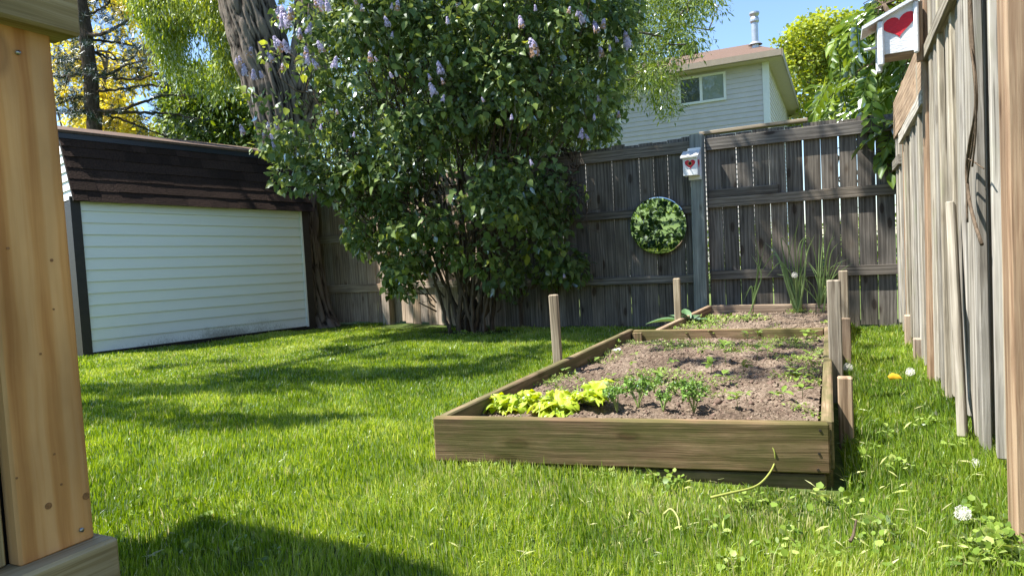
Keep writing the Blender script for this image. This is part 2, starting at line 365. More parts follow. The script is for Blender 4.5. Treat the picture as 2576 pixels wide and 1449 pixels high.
# ------------------------------------------------------------------ back fence
YF = 6.93
bf = thing('back_fence', (-1.2, YF, 0), 'tall weathered grey board fence across the back of the yard, behind lilac and mirror', 'fence')
def fence_run(x0, y0, x1, y1, ztop, mat, tops=None, skip=None, seed=1):
    r = random.Random(seed); p = np.array([x0, y0]); d = np.array([x1-x0, y1-y0]); Ln = np.linalg.norm(d); d /= Ln
    s = 0.0; i = 0
    while s < Ln-.03:
        w = min(.142, Ln-s); gap = r.choice([.0015, .003, .004, .006, .007, .0025])
        c = p+d*(s+w/2); zt = ztop+r.uniform(-.012, .012); zb = .015+r.uniform(-.02, .02)
        off = r.uniform(-.002, .002)
        lean = r.uniform(-.004, .004)
        board('picket', (c[0]-lean, c[1]+off, zb), (c[0]+lean, c[1]+off, zt), (d[0], d[1], 0), round(w, 3), .016, mat, bf, .0015)
        s += w+gap; i += 1
def rail(x0, y0, x1, y1, z0, z1, mat, t=.038, zz=None):
    zc0 = (z0+z1)/2; board('rail', (x0, y0, zc0), (x1, y1, zc0 if zz is None else zz), (0, 0, 1), z1-z0, t, mat, bf)
XR = 0.53
# right hand panel
fence_run(-1.152, YF+.03, XR, YF+.03, 1.90, M_fence, seed=3)
for a, b in ((1.748, 1.862), (1.188, 1.284), (.484, .572)):
    rail(-1.135, YF, XR-.02, YF, a, b, M_fence)
board('rail', (-1.13, YF+.002, 1.325), (-.49, YF+.002, 1.325), (0, 0, 1), .078, .036, M_fence, bf)
board('cap_board', (-1.20, YF+.075, 1.925), (-.22, YF+.075, 1.935), (0, 1, 0), .13, .03, M_stake, bf)
board('post', (-1.232, YF-.045, -.1), (-1.215, YF-.045, 1.905), (1, 0, 0), .125, .125, M_post, bf, .006)
# middle panel behind the lilac
pm = ground(1303, 827)
xm = float(pm[0])
fence_run(xm, YF+.035, -1.285, YF+.03, 1.90, M_fence, seed=5)
for a, b in ((1.748, 1.862), (1.148, 1.232), (.462, .54)):
    rail(xm+.04, YF+.005, -1.285, YF, a, b, M_fence)
board('post', (xm, YF-.02, -.1), (xm, YF-.02, 1.9), (1, 0, 0), .10, .10, M_fence, bf, .006)
# left middle panel
YL = 7.52
xl = float(onY(985, 815, YL)[0])
fence_run(xl, YL+.03, xm-.06, YF+.04, 1.86, M_fenceL, seed=8)
for a, b in ((1.70, 1.80), (1.12, 1.21), (.47, .56)):
    rail(xl+.05, YL-.005, xm-.06, YF+.005, a, b, M_fenceL)
xp = float(onY(972, 700, YL-.06)[0])
board('post', (xp, YL-.06, -.1), (xp, YL-.06, float(onY(972, 455, YL-.06)[2])), (1, 0, 0), .12, .12, M_fenceL, bf, .006)
zt_ = float(onY(850, 487, YL)[2])
fence_run(-9.6, YL+.03, xl-.02, YL+.03, zt_, M_fenceL, seed=10)
for (ya, yb) in ((480, 495), (592, 607), (720, 734)):
    za = float(onY(880, ya, YL)[2]); zb = float(onY(880, yb, YL)[2])
    rail(-9.6, YL, xp-.065, YL, zb-.01, za+.02, M_fenceL)

# ------------------------------------------------------------------ side fence on the right
XS = .475
sf = thing('side_fence', (XS, 4.3, 0), 'tall pale grey board fence with orange-brown posts running along the right edge of the lawn', 'fence')
def sboard(name, X, Y, z0, z1, w, t, mat, dz=0, parent=sf, bev=.004, tw=0.0, dX=0.0, dY=0.0):
    a = math.radians(tw)
    return board(name, (X, Y, z0), (X+dX, Y+dY, z1), (math.sin(a), math.cos(a), 0), w, t, mat, parent, bev)
rs = random.Random(21)
near_top, far_top = 2.12, 1.86
y = 1.2; k = 0
while y < 6.85:
    w = rs.choice([.085, .09, .095, .09])
    top = near_top if y < 4.3 else (far_top if y < 6.0 else 1.62)
    bot = rs.uniform(.02, .09) if y > 2.9 else rs.uniform(.06, .16)
    X = XS+.004+(k % 2)*.045+rs.uniform(-.008, .008)
    if 2.78 < y < 2.90:
        y += .07; k += 1; continue
    sboard('picket', X, y+w/2, bot, top+rs.uniform(-.03, .03), w, .030, M_side, tw=rs.uniform(-9, 9), dX=rs.uniform(-.008, .008), dY=rs.uniform(-.012, .012))
    y += w*.86 if k % 2 else w*.8
    k += 1
# inner backing pickets facing the neighbour
y = 1.0
while y < 6.9:
    sboard('picket', XS+.13, y+.07, .02, (near_top if y < 4.3 else far_top)-.05, .138, .018, M_side); y += .150
for (Y0, Y1, z) in ((1.0, 2.30, 1.75), (2.44, 4.38, 1.75), (4.5, 6.05, 1.60), (6.15, 6.88, 1.42)):
    zz = z
    sboard_ = board('rail', (XS+.075, Y0, zz), (XS+.075, Y1, zz), (0, 0, 1), .09, .04, M_side, sf)
    board('rail', (XS+.075, Y0, .32), (XS+.075, Y1, .32), (0, 0, 1), .09, .04, M_side, sf)
board('top_rail', (XS-.018, 2.46, 1.86), (XS-.018, 4.38, 1.80), (0, 0, 1), .07, .035, M_side, sf)
board('top_rail', (XS-.018, 4.50, 1.60), (XS-.018, 6.05, 1.56), (0, 0, 1), .08, .035, M_side, sf)
board('top_rail', (XS-.018, 6.14, 1.42), (XS-.018, 6.86, 1.42), (0, 0, 1), .08, .035, M_side, sf)
board('fascia_board', (XS-.012, 4.50, 1.79), (XS-.012, 6.7, 1.79), (0, 0, 1), .30, .022, M_fenceL, sf)
# posts
pb = onX(2534, 1340, .42)
board('post', (.445, 2.18, -.1), (.435, 2.18, 2.3), (0, 1, 0), .09, .09, M_orange, sf, .008)
board('post', (.488, 4.44, -.1), (.502, 4.44, 2.4), (0, 1, 0), .10, .10, M_orange, sf, .006)
board('post', (.515, 6.10, -.1), (.52, 6.10, 2.0), (0, 1, 0), .10, .10, M_orange, sf, .006)
board('stub_post', (.455, 5.78, -.05), (.455, 5.78, .24), (0, 1, 0), .07, .05, M_fenceL, sf, .006)
board('stub_post', (.45, 5.1, -.05), (.45, 5.1, .16), (0, 1, 0), .07, .05, M_fenceL, sf, .006)

# leaning plank
pt = onX(2392, 512, .43); pb2 = ground(2445, 1100, .03)
lp = board('loose_plank', (float(pb2[0])-.03, float(pb2[1]), float(pb2[2])), (float(pt[0]), float(pt[1]), float(pt[2])), (.25, 1, 0), .075, .03, M_side, None, .004)
tag(lp, 'loose weathered grey plank leaning crookedly against the side fence with its rough top end free', 'plank')

# ------------------------------------------------------------------ shed
S1 = ground(218, 900); S2 = ground(778, 828)
sd = (S2-S1)/np.linalg.norm(S2-S1); sn = np.array([sd[1], -sd[0], 0])   # sn points to the lawn
SL = float(np.linalg.norm(S2-S1)); SDEP = 2.6
def SP(s, o, z):
    """s along the wall, o outward from it, z up"""
    z = z-(s-SL/2)*.037*min(1, max(0, z/1.6)); p = S1+sd*s+sn*o; return (float(p[0]), float(p[1]), float(z))
shed = thing('garden_shed', SP(SL/2, -SDEP/2, 0), 'low garden shed with cream siding and dark brown shingled gambrel roof, left of the lawn', 'shed')
def sidingmat():
    m, nt, N, L = newmat('cream_siding_mildew')
    g = N('ShaderNodeNewGeometry'); sp = N('ShaderNodeSeparateXYZ'); L(g.outputs['Position'], sp.inputs[0])
    n = N('ShaderNodeTexNoise', i_Scale=3.0, i_Detail=4.0); L(g.outputs['Position'], n.inputs['Vector'])
    n2 = N('ShaderNodeTexNoise', i_Scale=95.0, i_Detail=3.0, i_Roughness=.7); mp = N('ShaderNodeMapping'); mp.inputs['Scale'].default_value = (1, 1, .35); L(g.outputs['Position'], mp.inputs['Vector']); L(mp.outputs[0], n2.inputs['Vector'])
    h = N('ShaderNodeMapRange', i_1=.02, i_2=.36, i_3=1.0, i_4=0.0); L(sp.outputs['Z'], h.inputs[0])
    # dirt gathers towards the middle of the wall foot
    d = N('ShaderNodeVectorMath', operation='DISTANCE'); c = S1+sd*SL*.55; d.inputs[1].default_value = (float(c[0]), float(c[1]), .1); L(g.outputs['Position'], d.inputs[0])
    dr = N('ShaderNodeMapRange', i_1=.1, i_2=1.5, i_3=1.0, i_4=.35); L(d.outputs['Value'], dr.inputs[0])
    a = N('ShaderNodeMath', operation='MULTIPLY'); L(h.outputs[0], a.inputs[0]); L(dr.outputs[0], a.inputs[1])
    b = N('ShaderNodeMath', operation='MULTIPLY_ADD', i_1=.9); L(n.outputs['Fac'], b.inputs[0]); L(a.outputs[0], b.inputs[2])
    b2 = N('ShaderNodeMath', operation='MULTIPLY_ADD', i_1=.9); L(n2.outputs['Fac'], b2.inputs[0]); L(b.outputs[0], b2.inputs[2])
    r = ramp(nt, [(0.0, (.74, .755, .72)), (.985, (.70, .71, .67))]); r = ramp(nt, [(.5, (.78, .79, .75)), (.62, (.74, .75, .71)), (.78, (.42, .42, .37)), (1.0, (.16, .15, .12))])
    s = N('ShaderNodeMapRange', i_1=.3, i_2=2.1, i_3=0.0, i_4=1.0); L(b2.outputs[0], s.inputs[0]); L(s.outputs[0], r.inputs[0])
    p = N('ShaderNodeBsdfPrincipled', i_Roughness=.42); L(r.outputs[0], p.inputs['Base Color'])
    wn = N('ShaderNodeTexNoise', i_Scale=1.0, i_Detail=2.0); wm = N('ShaderNodeMapping'); wm.inputs['Scale'].default_value = (14, 3, 60); L(g.outputs['Position'], wm.inputs['Vector']); L(wm.outputs[0], wn.inputs['Vector'])
    bb = N('ShaderNodeBump', i_Strength=.12, i_Distance=.004); L(wn.outputs['Fac'], bb.inputs['Height']); L(bb.outputs[0], p.inputs['Normal'])
    out(nt, p.outputs[0]); return m
M_shedsid = sidingmat()
zb, zt = .05, 1.61; NC = 13; ch = (zt-zb)/NC
bias = .055
# dark core behind the siding and the base
mb = MB()
def prism(mb, pts_bottom_top):
    mb.add(pts_bottom_top, [(0, 3, 2, 1), (4, 5, 6, 7), (0, 1, 5, 4), (1, 2, 6, 5), (2, 3, 7, 6), (3, 0, 4, 7)])
def sbox(mb, s0, s1, o0, o1, z0, z1):
    prism(mb, [SP(s0, o0, z0), SP(s1, o0, z0), SP(s1, o1, z0), SP(s0, o1, z0), SP(s0, o0, z1), SP(s1, o0, z1), SP(s1, o1, z1), SP(s0, o1, z1)])
m_ = MB(); sbox(m_, .0, SL, -SDEP, -.03, -.02, 1.6); m_.build('wall_core', M_dark, shed)
m_ = MB(); sbox(m_, -.02, SL+.02, -.025, .0, -.05, .05); m_.build('base_skirt', M_dark, shed)
for i in range(NC):
    z0 = zb+i*ch; z1 = z0+ch
    m_ = MB()
    # double-profile plank: leaning face with a lip at its foot
    prof = [(.004, z1+.004), (.020, z0+.006), (.022, z0), (-.004, z0), (-.006, z1+.004)]
    V = []
    for s_ in (bias, SL-.035):
        V += [SP(s_, o, z) for o, z in prof]
    n = 5
    m_.add(V, [(k, (k+1) % n, n+(k+1) % n, n+k) for k in range(n)]+[tuple(range(n))[::-1], tuple(range(n, 2*n))])
    m_.build('siding_plank', M_shedsid, shed)
m_ = MB(); sbox(m_, -.035, bias, -.02, .028, -.03, 1.63); m_.build('corner_trim', M_dark, shed)
m_ = MB(); sbox(m_, -.012, .03, -.60, -.021, -.03, 1.56); m_.build('end_wall_trim', M_dark, shed)
m_ = MB(); sbox(m_, SL-.035, SL-.012, -.02, .030, .04, 1.62); m_.build('white_corner_trim', M_trimw, shed)
m_ = MB(); sbox(m_, SL-.012, SL+.085, -.05, .026, -.03, 1.62); m_.build('corner_trim', M_dark, shed)
# gambrel: steep lower slope, shallow upper slope
LO, LZ = .10, 1.585                        # eave: outward, height
UO = -.27
def onS(x, y, o):
    d = ray(x, y); n = sn; t = ((S1+sn*o-CAM) @ n)/(d @ n); return CAM+t*d
UZ = float(onS(420, 368, UO)[2])

s0r, s1r = -.015, SL+.13
m_ = MB(); m_.add([SP(s0r, LO-.012, LZ), SP(s1r, LO-.012, LZ), SP(s1r, UO-.012, UZ), SP(s0r, UO-.012, UZ), SP(s0r, LO-.05, LZ-.005), SP(s1r, LO-.05, LZ-.005), SP(s1r, UO-.06, UZ-.02), SP(s0r, UO-.06, UZ-.02)],
                [(0, 1, 2, 3), (4, 7, 6, 5), (0, 4, 5, 1), (1, 5, 6, 2), (2, 6, 7, 3), (3, 7, 4, 0)]); m_.build('roof_deck', M_shinglebase, shed)
rsh = random.Random(5); NR = 6
slope = np.array([LO-UO, LZ-UZ]); SLn = np.linalg.norm(slope); us = slope/SLn      # pointing down the slope (outward, z)
un = np.array([-us[1], us[0]])
if un[0] < 0: un = -un
for rr in range(NR):
    t0 = rr*SLn/NR; t1 = (rr+1)*SLn/NR+.012
    s = s0r-rsh.uniform(0, .2)
    while s < s1r:
        w = rsh.choice([.09, .14, .2, .26, .33]); a = max(s, s0r-.006); b = min(s+w, s1r+.006)
        if b-a > .02:
            th = rsh.choice([.003, .005, .008])
            def P(ss, t, h): return SP(ss, UO+us[0]*t+un[0]*h, UZ+us[1]*t+un[1]*h)
            m_ = MB(); j = rsh.uniform(-.004, .006)
            m_.add([P(a, t0-.01, 0), P(b, t0-.01, 0), P(b, t1+j, .004+th), P(a, t1+j, .004+th), P(b, t1+j, .003), P(a, t1+j, .003)],
                   [(0, 1, 2, 3), (3, 2, 4, 5), (0, 5, 4, 1), (0, 3, 5), (1, 4, 2)])
            m_.build('shingle', M_shingle, shed)
        s += w
# upper roof slab, fascia
zr = UZ+.10
m_ = MB(); m_.add([SP(s0r-.02, UO+.05, UZ+.012), SP(s1r+.02, UO+.05, UZ+.012), SP(s1r+.02, -SDEP/2, UZ+.26), SP(s0r-.02, -SDEP/2, UZ+.26), SP(s0r-.02, UO+.05, UZ+.04), SP(s1r+.02, UO+.05, UZ+.04), SP(s1r+.02, -SDEP/2, UZ+.29), SP(s0r-.02, -SDEP/2, UZ+.29)],
                [(0, 3, 2, 1), (4, 5, 6, 7), (0, 1, 5, 4), (1, 2, 6, 5), (2, 3, 7, 6), (3, 0, 4, 7)]); m_.build('upper_roof', M_roofred, shed)
m_ = MB(); m_.add([SP(s0r-.02, -SDEP/2, UZ+.26), SP(s1r+.02, -SDEP/2, UZ+.26), SP(s1r+.02, -SDEP-UO, UZ), SP(s0r-.02, -SDEP-UO, UZ), SP(s0r-.02, -SDEP-.1, LZ), SP(s1r+.02, -SDEP-.1, LZ)],
                [(0, 1, 2, 3), (3, 2, 5, 4)]); m_.build('rear_roof', M_shinglebase, shed)
m_ = MB(); sbox(m_, s0r-.015, s1r+.015, UO-.02, UO+.035, UZ-.045, UZ+.010); m_.build('fascia', plain('navy_black_fascia', (.012, .016, .03), .4), shed)
# gable end siding (white) under the roof at the near end
for i in range(7):
    z0 = 1.62+i*.1; f_ = (z0-LZ)/(UZ-LZ); o_ = LO-.06+(UO-LO)*min(1, f_); 
    if z0+.1 > UZ: break
    f2 = (z0+.1-LZ)/(UZ-LZ); o2 = LO-.06+(UO-LO)*min(1, f2)
    m_ = MB(); m_.add([SP(s0r+.03, -SDEP-.0, z0), SP(s0r+.03, o_, z0), SP(s0r+.045, o2, z0+.1), SP(s0r+.045, -SDEP, z0+.1), SP(s0r+.07, -SDEP-.0, z0), SP(s0r+.07, o_, z0), SP(s0r+.07, o2, z0+.1), SP(s0r+.07, -SDEP, z0+.1)],
                    [(0, 3, 2, 1), (4, 5, 6, 7), (0, 1, 5, 4), (1, 2, 6, 5), (2, 3, 7, 6), (3, 0, 4, 7)]); m_.build('gable_plank', M_trimw, shed)

# ------------------------------------------------------------------ neighbour's house
YH = 19.0
house = thing('neighbour_house', (-1.5, YH, 0), 'two-storey house with cream horizontal siding, sliding window and red-brown roof rising beyond the back fence', 'house')
xc = float(onY(1930, 200, YH)[0]); ze = 5.40
HX0 = -13.0
ch = .130; z = 1.2
while z < ze-.02:
    m_ = MB(); y0 = YH
    m_.add([(HX0, y0-.022, z), (xc, y0-.022, z), (xc, y0-.003, z+ch+.003), (HX0, y0-.003, z+ch+.003), (HX0, y0+.02, z), (xc, y0+.02, z), (xc, y0+.02, z+ch+.003), (HX0, y0+.02, z+ch+.003)],
           [(0, 1, 2, 3), (4, 7, 6, 5), (0, 4, 5, 1), (1, 5, 6, 2), (2, 6, 7, 3), (3, 7, 4, 0)])
    m_.build('siding_plank', M_vinyl, house)
    m_ = MB(); m_.add([(xc+.022, y0, z), (xc+.022, y0+9, z), (xc+.003, y0+9, z+ch+.003), (xc+.003, y0, z+ch+.003), (xc-.02, y0, z), (xc-.02, y0+9, z), (xc-.02, y0+9, z+ch), (xc-.02, y0, z+ch)],
           [(0, 1, 2, 3), (4, 7, 6, 5), (0, 4, 5, 1), (1, 5, 6, 2), (2, 6, 7, 3), (3, 7, 4, 0)])
    m_.build('siding_plank', M_vinyl, house)
    z += ch
m_ = MB(); m_.box((HX0+.05, YH+.03, 0), (xc-.03, YH+9, ze-.02)); m_.build('wall_core', M_vinyl, house)
m_ = MB(); m_.box((xc-.11, YH-.045, 1.0), (xc+.045, YH+.06, ze)); m_.build('corner_trim', M_trimw, house)
# window
a_ = onY(1705, 175, YH); b_ = onY(1828, 250, YH)
wx0, wx1 = float(a_[0]), float(b_[0]); wz1 = 5.32; wz0 = float(b_[2])-.02
m_ = MB(); fw = .06
for (p, q_) in (((wx0, YH-.06, wz1-fw), (wx1, YH-.005, wz1)), ((wx0, YH-.06, wz0), (wx1, YH-.005, wz0+fw)), ((wx0, YH-.06, wz0+fw), (wx0+fw, YH-.005, wz1-fw)), ((wx1-fw, YH-.06, wz0+fw), (wx1, YH-.005, wz1-fw))): m_.box(p, q_)
xm_ = (wx0+wx1)/2-.02; m_.box((xm_-.035, YH-.062, wz0+fw), (xm_+.035, YH-.004, wz1-fw))
win = m_.build('window', M_trimw, house)
def glassmat(name, tint, rough=.03):
    m, nt, N, L = newmat(name)
    d = N('ShaderNodeBsdfPrincipled', i_Roughness=rough); d.inputs['Base Color'].default_value = (*tint, 1); d.inputs['Specular IOR Level'].default_value = .9; d.inputs['Coat Weight'].default_value = .6
    tc = N('ShaderNodeTexCoord'); n = N('ShaderNodeTexNoise', i_Scale=1.3); L(tc.outputs['Object'], n.inputs['Vector']); b = N('ShaderNodeBump', i_Strength=.12, i_Distance=.05); L(n.outputs['Fac'], b.inputs['Height']); L(b.outputs[0], d.inputs['Normal']); L(b.outputs[0], d.inputs['Coat Normal'])
    out(nt, d.outputs[0]); return m
m_ = MB(); m_.box((wx0+fw, YH-.030, wz0+fw), (xm_-.035, YH-.020, wz1-fw)); m_.build('pane', glassmat('dark_glass', (.05, .065, .07)), win)
m_ = MB(); m_.box((xm_+.035, YH-.040, wz0+fw), (wx1-fw, YH-.030, wz1-fw)); m_.build('pane', glassmat('blind_glass', (.20, .24, .23)), win)
# eaves and hip roof
ov = .40; ex = xc+ov; ey = YH-ov; by = YH+9+ov
ry = (ey+by)/2; _q = onY(1885, 112, ry); rz = float(_q[2]); rxe = float(_q[0])
m_ = MB(); m_.add([(HX0-1, ey, ze+.14), (ex, ey, ze+.14), (rxe, ry, rz), (HX0-1, ry, rz), (ex, by, ze+.14), (HX0-1, by, ze+.14)], [(0, 1, 2, 3), (1, 4, 2), (4, 5, 3, 2)]); m_.build('roof', M_roofred, house)
m_ = MB(); m_.box((HX0-1, ey+.01, ze-.01), (ex-.01, YH+.0, ze+.02)); m_.box((xc+.001, YH+.001, ze-.01), (ex-.01, by, ze+.02)); m_.build('soffit', M_soffit, house)
m_ = MB(); m_.box((HX0-1, ey-.10, ze-.0), (ex+.0, ey+.01, ze+.15)); m_.box((ex-.008, ey-.10, ze-.03), (ex+.02, by, ze+.16)); m_.build('gutter', M_gutter, house)
# vent pipe and roof vent
pc = onY(1900, 112, 21.3); px, pz = float(pc[0]), float(pc[2]); ptp = float(onY(1893, 33, 21.3)[2])
m_ = MB(); m_.tube([(px, 21.3, pz-.5), (px, 21.3, ptp-.25)], .095, 16); m_.tube([(px, 21.3, ptp-.30), (px, 21.3, ptp-.26), (px, 21.3, ptp-.2), (px, 21.3, ptp-.13)], [.11, .13, .13, .10], 16)
m_.tube([(px, 21.3, ptp-.13), (px, 21.3, ptp-.05), (px, 21.3, ptp)], [.10, .145, .14], 16); m_.tube([(px, 21.3, pz-.02), (px, 21.3, pz+.05)], [.2, .13], 16); m_.build('vent_pipe', M_alum, house, smooth=False)
vc = onY(1733, 118, 21.0); m_ = MB(); m_.box((float(vc[0])-.25, 20.8, float(vc[2])-.2), (float(vc[0])+.2, 21.2, float(vc[2])+.06)); m_.build('roof_vent', M_dark, house)

# ------------------------------------------------------------------ raised beds
ZT = .224
FL = ground(1088, 1050, ZT); FR = ground(2087, 1065, ZT); BL = ground(1580, 828, ZT); BR = ground(2090, 822, ZT)
def v2(a, b): d = np.array(b)-np.array(a); return d/np.linalg.norm(d)
bed = thing('raised_bed', ((FL+BR)/2)*np.array([1, 1, 0]), 'nearer raised garden bed of mossy brown planks holding lettuce and kale', 'raised bed')
fd = v2(FL, FR); fn_ = np.array([fd[1], -fd[0], 0])           # fn_ points to the camera
def at_(p, z): return (float(p[0]), float(p[1]), z)
TB = .04
board('front_board', at_(FL-fn_*TB/2, .137), at_(FR-fn_*TB/2-fd*.0, .137), (0, 0, 1), .174, TB, M_bed, bed, .006)
board('lower_board', at_(FL-fn_*(TB/2+.012)+fd*.01, -.008), at_(FR-fn_*(TB/2+.012)-fd*.012, -.008), (0, 0, 1), .10, TB, M_bed, bed, .006)
for (a, b, s) in ((FL, BL, 1), (FR, BR, -1)):
    d = v2(a, b); n = np.array([d[1], -d[0], 0])*s          # inward
    a2 = a+d*(.052 if s == 1 else .0)
    if s == -1: a2 = a+d*.045+np.array([.012, 0, 0]); 
    else: a2 = a+d*.05
    b2 = b+d*.01
    off = n*TB/2 if s == 1 else n*TB/2
    board('side_board', at_(a2+off, .137), at_(b2+off, .137), (0, 0, 1), .174, TB, M_bed, bed, .006)
    board('side_board', at_(a2+off*1.3, -.008), at_(b2+off*1.3, -.008), (0, 0, 1), .10, TB, M_bed, bed, .006)
d = v2(BL, BR); n = np.array([d[1], -d[0], 0])
board('back_board', at_(BL+d*.045+n*.02, .132), at_(BR-d*.045+n*.02, .132), (0, 0, 1), .174, TB, M_bed, bed, .006)
board('corner_cleat', at_(BL+d*.08+n*.062, .02), at_(BL+d*.08+n*.062, .205), (d[0], d[1], 0), .07, .035, M_bed, bed)
board('corner_cleat', at_(BR-d*.09+n*.062, .02), at_(BR-d*.09+n*.062, .21), (d[0], d[1], 0), .07, .035, M_bed, bed)
# nail heads
m_ = MB()
for (u, z) in ((-.03, .2), (-.035, .12), (-.04, .065)):
    p = FR+fd*u+fn_*.001; m_.tube([at_(p-fn_*.004, z), at_(p+fn_*.0015, z)], .0045, 8)
m_.build('nail_head', M_dark, bed)
# far bed
Y2 = 6.72
B2L = onY(1785, 768, Y2); B2R = onY(2128, 767, Y2); z2 = float(B2L[2])
F2L = ground(1655, 826, .23)
bed2 = thing('raised_bed', ((B2L+B2R)/2)*np.array([1, 1, 0])-np.array([0, .5, 0]), 'farther raised garden bed against the back fence, with tall grassy clumps', 'raised bed')
d = v2(F2L, B2L); board('side_board', at_(F2L, .135), at_(B2L, z2-.09), (0, 0, 1), .18, TB, M_bedfar, bed2, .006)
d = v2(B2L, B2R); board('back_board', at_(B2L, z2-.09), at_(B2R, z2-.09), (0, 0, 1), .18, TB, M_bedfar, bed2, .006)
F2R = BR+np.array([.0, .10, 0]); board('side_board', at_(F2R, .135), at_(B2R-np.array([0, .03, 0]), z2-.09), (0, 0, 1), .18, TB, M_bedfar, bed2, .006)
dF = v2(F2L, F2R); board('front_board', at_(F2L+dF*.03, .11), at_(F2R-dF*.03, .11), (0, 0, 1), .17, TB, M_bedfar, bed2, .006)

def soilmat():
    m, nt, N, L = newmat('bed_soil')
    g = N('ShaderNodeTexCoord'); n = N('ShaderNodeTexNoise', i_Scale=55.0, i_Detail=8.0, i_Roughness=.75); L(g.outputs['Object'], n.inputs['Vector'])
    n2 = N('ShaderNodeTexNoise', i_Scale=4.0, i_Detail=3.0); L(g.outputs['Object'], n2.inputs['Vector'])
    a = N('ShaderNodeMath', operation='MULTIPLY_ADD', i_1=.5); L(n2.outputs['Fac'], a.inputs[0]); L(n.outputs['Fac'], a.inputs[2])
    r = ramp(nt, [(.50, (.035, .024, .019)), (.70, (.13, .095, .07)), (.88, (.25, .195, .15)), (1, (.42, .35, .29))]); L(a.outputs[0], r.inputs[0])
    p = N('ShaderNodeBsdfPrincipled', i_Roughness=.97); p.inputs['Specular IOR Level'].default_value = .08; L(r.outputs[0], p.inputs['Base Color'])
    b = N('ShaderNodeBump', i_Strength=1.0, i_Distance=.012); L(n.outputs['Fac'], b.inputs['Height']); L(b.outputs[0], p.inputs['Normal'])
    out(nt, p.outputs[0]); return m
M_soil = soilmat()
M_crumb = plain('soil_crumb', (.26, .205, .155), .97, .6, 40, spec=.05)
def soil_h(P):
    x, y = P[..., 0], P[..., 1]
    h = .03*(vnoise(np.stack([x*2.2+3, y*2.2, x*0], -1))-.5)+.022*(vnoise(np.stack([x*9, y*9+4, x*0+2], -1))-.5)+.014*(vnoise(np.stack([x*38, y*38, x*0+7], -1))-.5)+.011*(vnoise(np.stack([x*110, y*110, x*0+1], -1))-.5)
    return h
def soil(name, a, b, c, d, z, nu, nv, edge=.03, lab=None, parent=None):
    u, v = np.meshgrid(np.linspace(0, 1, nu), np.linspace(0, 1, nv)); u = u[..., None]; v = v[..., None]
    P = (a*(1-u)+b*u)*(1-v)+(d*(1-u)+c*u)*v
    mound = .028*np.sin(np.pi*u[..., 0])*np.sin(np.pi*np.clip(v[..., 0]*1.05, 0, 1))
    P[..., 2] = z+soil_h(P)+mound
    ii = (np.arange(nv-1)[:, None]*nu+np.arange(nu-1)[None]).ravel()
    q = np.stack([ii, ii+1, ii+nu+1, ii+nu], 1)
    return link(name, mesh_np(name, P.reshape(-1, 3), quads=q, smooth=False), M_soil), P
so, SPt = soil('soil', FL+np.array([.045, .045, 0]), FR+np.array([-.045, .045, 0]), BR+np.array([-.04, -.02, 0]), BL+np.array([.04, -.02, 0]), .150, 260, 420)
tag(so, 'bare crumbly brown soil filling the nearer raised bed', 'soil', kind='stuff')
so2, SPt2 = soil('soil', F2L+np.array([.02, .04, 0]), F2R+np.array([-.02, .04, 0]), B2R, B2L, .168, 150, 110)
tag(so2, 'bare sunlit soil filling the farther raised bed', 'soil', kind='stuff')
def bed_point(u, v, P=None):
    P = SPt if P is None else P
    p = P[int(np.clip(v, 0, 1)*(P.shape[0]-1)), int(np.clip(u, 0, 1)*(P.shape[1]-1))]; return p.copy()
def soil_at(x, y, z=.16):
    g = ground(x, y, z); A = SPt.reshape(-1, 3); i = np.argmin(((A[:, :2]-g[:2])**2).sum(1)); return A[i].copy()
def soil2_at(x, y, z=.18):
    g = ground(x, y, z); A = SPt2.reshape(-1, 3); i = np.argmin(((A[:, :2]-g[:2])**2).sum(1)); return A[i].copy()
# crumbs: small irregular lumps
def scatter_lumps(name, centres, sizes, mat, label, cat, seed=1):
    r = np.random.default_rng(seed); n = len(centres)
    T = np.array([(1, 0, 0), (-.5, .87, 0), (-.5, -.87, 0), (0, 0, .8), (0, 0, -.6)])
    f = np.array([(0, 1, 3), (1, 2, 3), (2, 0, 3), (1, 0, 4), (2, 1, 4), (0, 2, 4)])
    a = r.uniform(0, 6.28, n); c, s = np.cos(a), np.sin(a)
    V = T[None]*r.uniform(.6, 1.3, (n, 5, 1))*sizes[:, None, None]
    X = V[..., 0]*c[:, None]-V[..., 1]*s[:, None]; Y = V[..., 0]*s[:, None]+V[..., 1]*c[:, None]
    V = np.stack([X, Y, V[..., 2]], -1)+centres[:, None]
    F = f[None]+np.arange(n)[:, None, None]*5
    return tag(link(name, mesh_np(name, V.reshape(-1, 3), tris=F.reshape(-1, 3)), mat), label, cat, kind='stuff')
idx = rng.integers(0, SPt.shape[0]*SPt.shape[1], 9000); C_ = SPt.reshape(-1, 3)[idx]+rng.normal(0, .003, (9000, 3))*[1, 1, 0]+[0, 0, .001]
scatter_lumps('soil_crumbs', C_, rng.gamma(2.0, .0016, 9000)+.001, M_crumb, 'loose soil crumbs scattered over the nearer raised bed', 'soil crumbs')
idx = rng.integers(0, SPt.shape[0]*SPt.shape[1], 1400); C_ = SPt.reshape(-1, 3)[idx]
scatter_lumps('soil_clods', C_, rng.gamma(3.0, .0022, 1400)+.003, plain('soil_clod', (.20, .14, .11), .97, .6, 60, spec=.05), 'rough brown soil clods lying on the nearer raised bed', 'soil clods')
idx = rng.integers(0, SPt2.shape[0]*SPt2.shape[1], 5000); C_ = SPt2.reshape(-1, 3)[idx]
scatter_lumps('soil_crumbs', C_, rng.gamma(2.0, .0025, 5000)+.001, M_crumb, 'loose soil crumbs scattered over the farther raised bed', 'soil crumbs')
p = soil_at(1553, 882); ms = bmesh.new(); bmesh.ops.create_icosphere(ms, subdivisions=2, radius=.022)
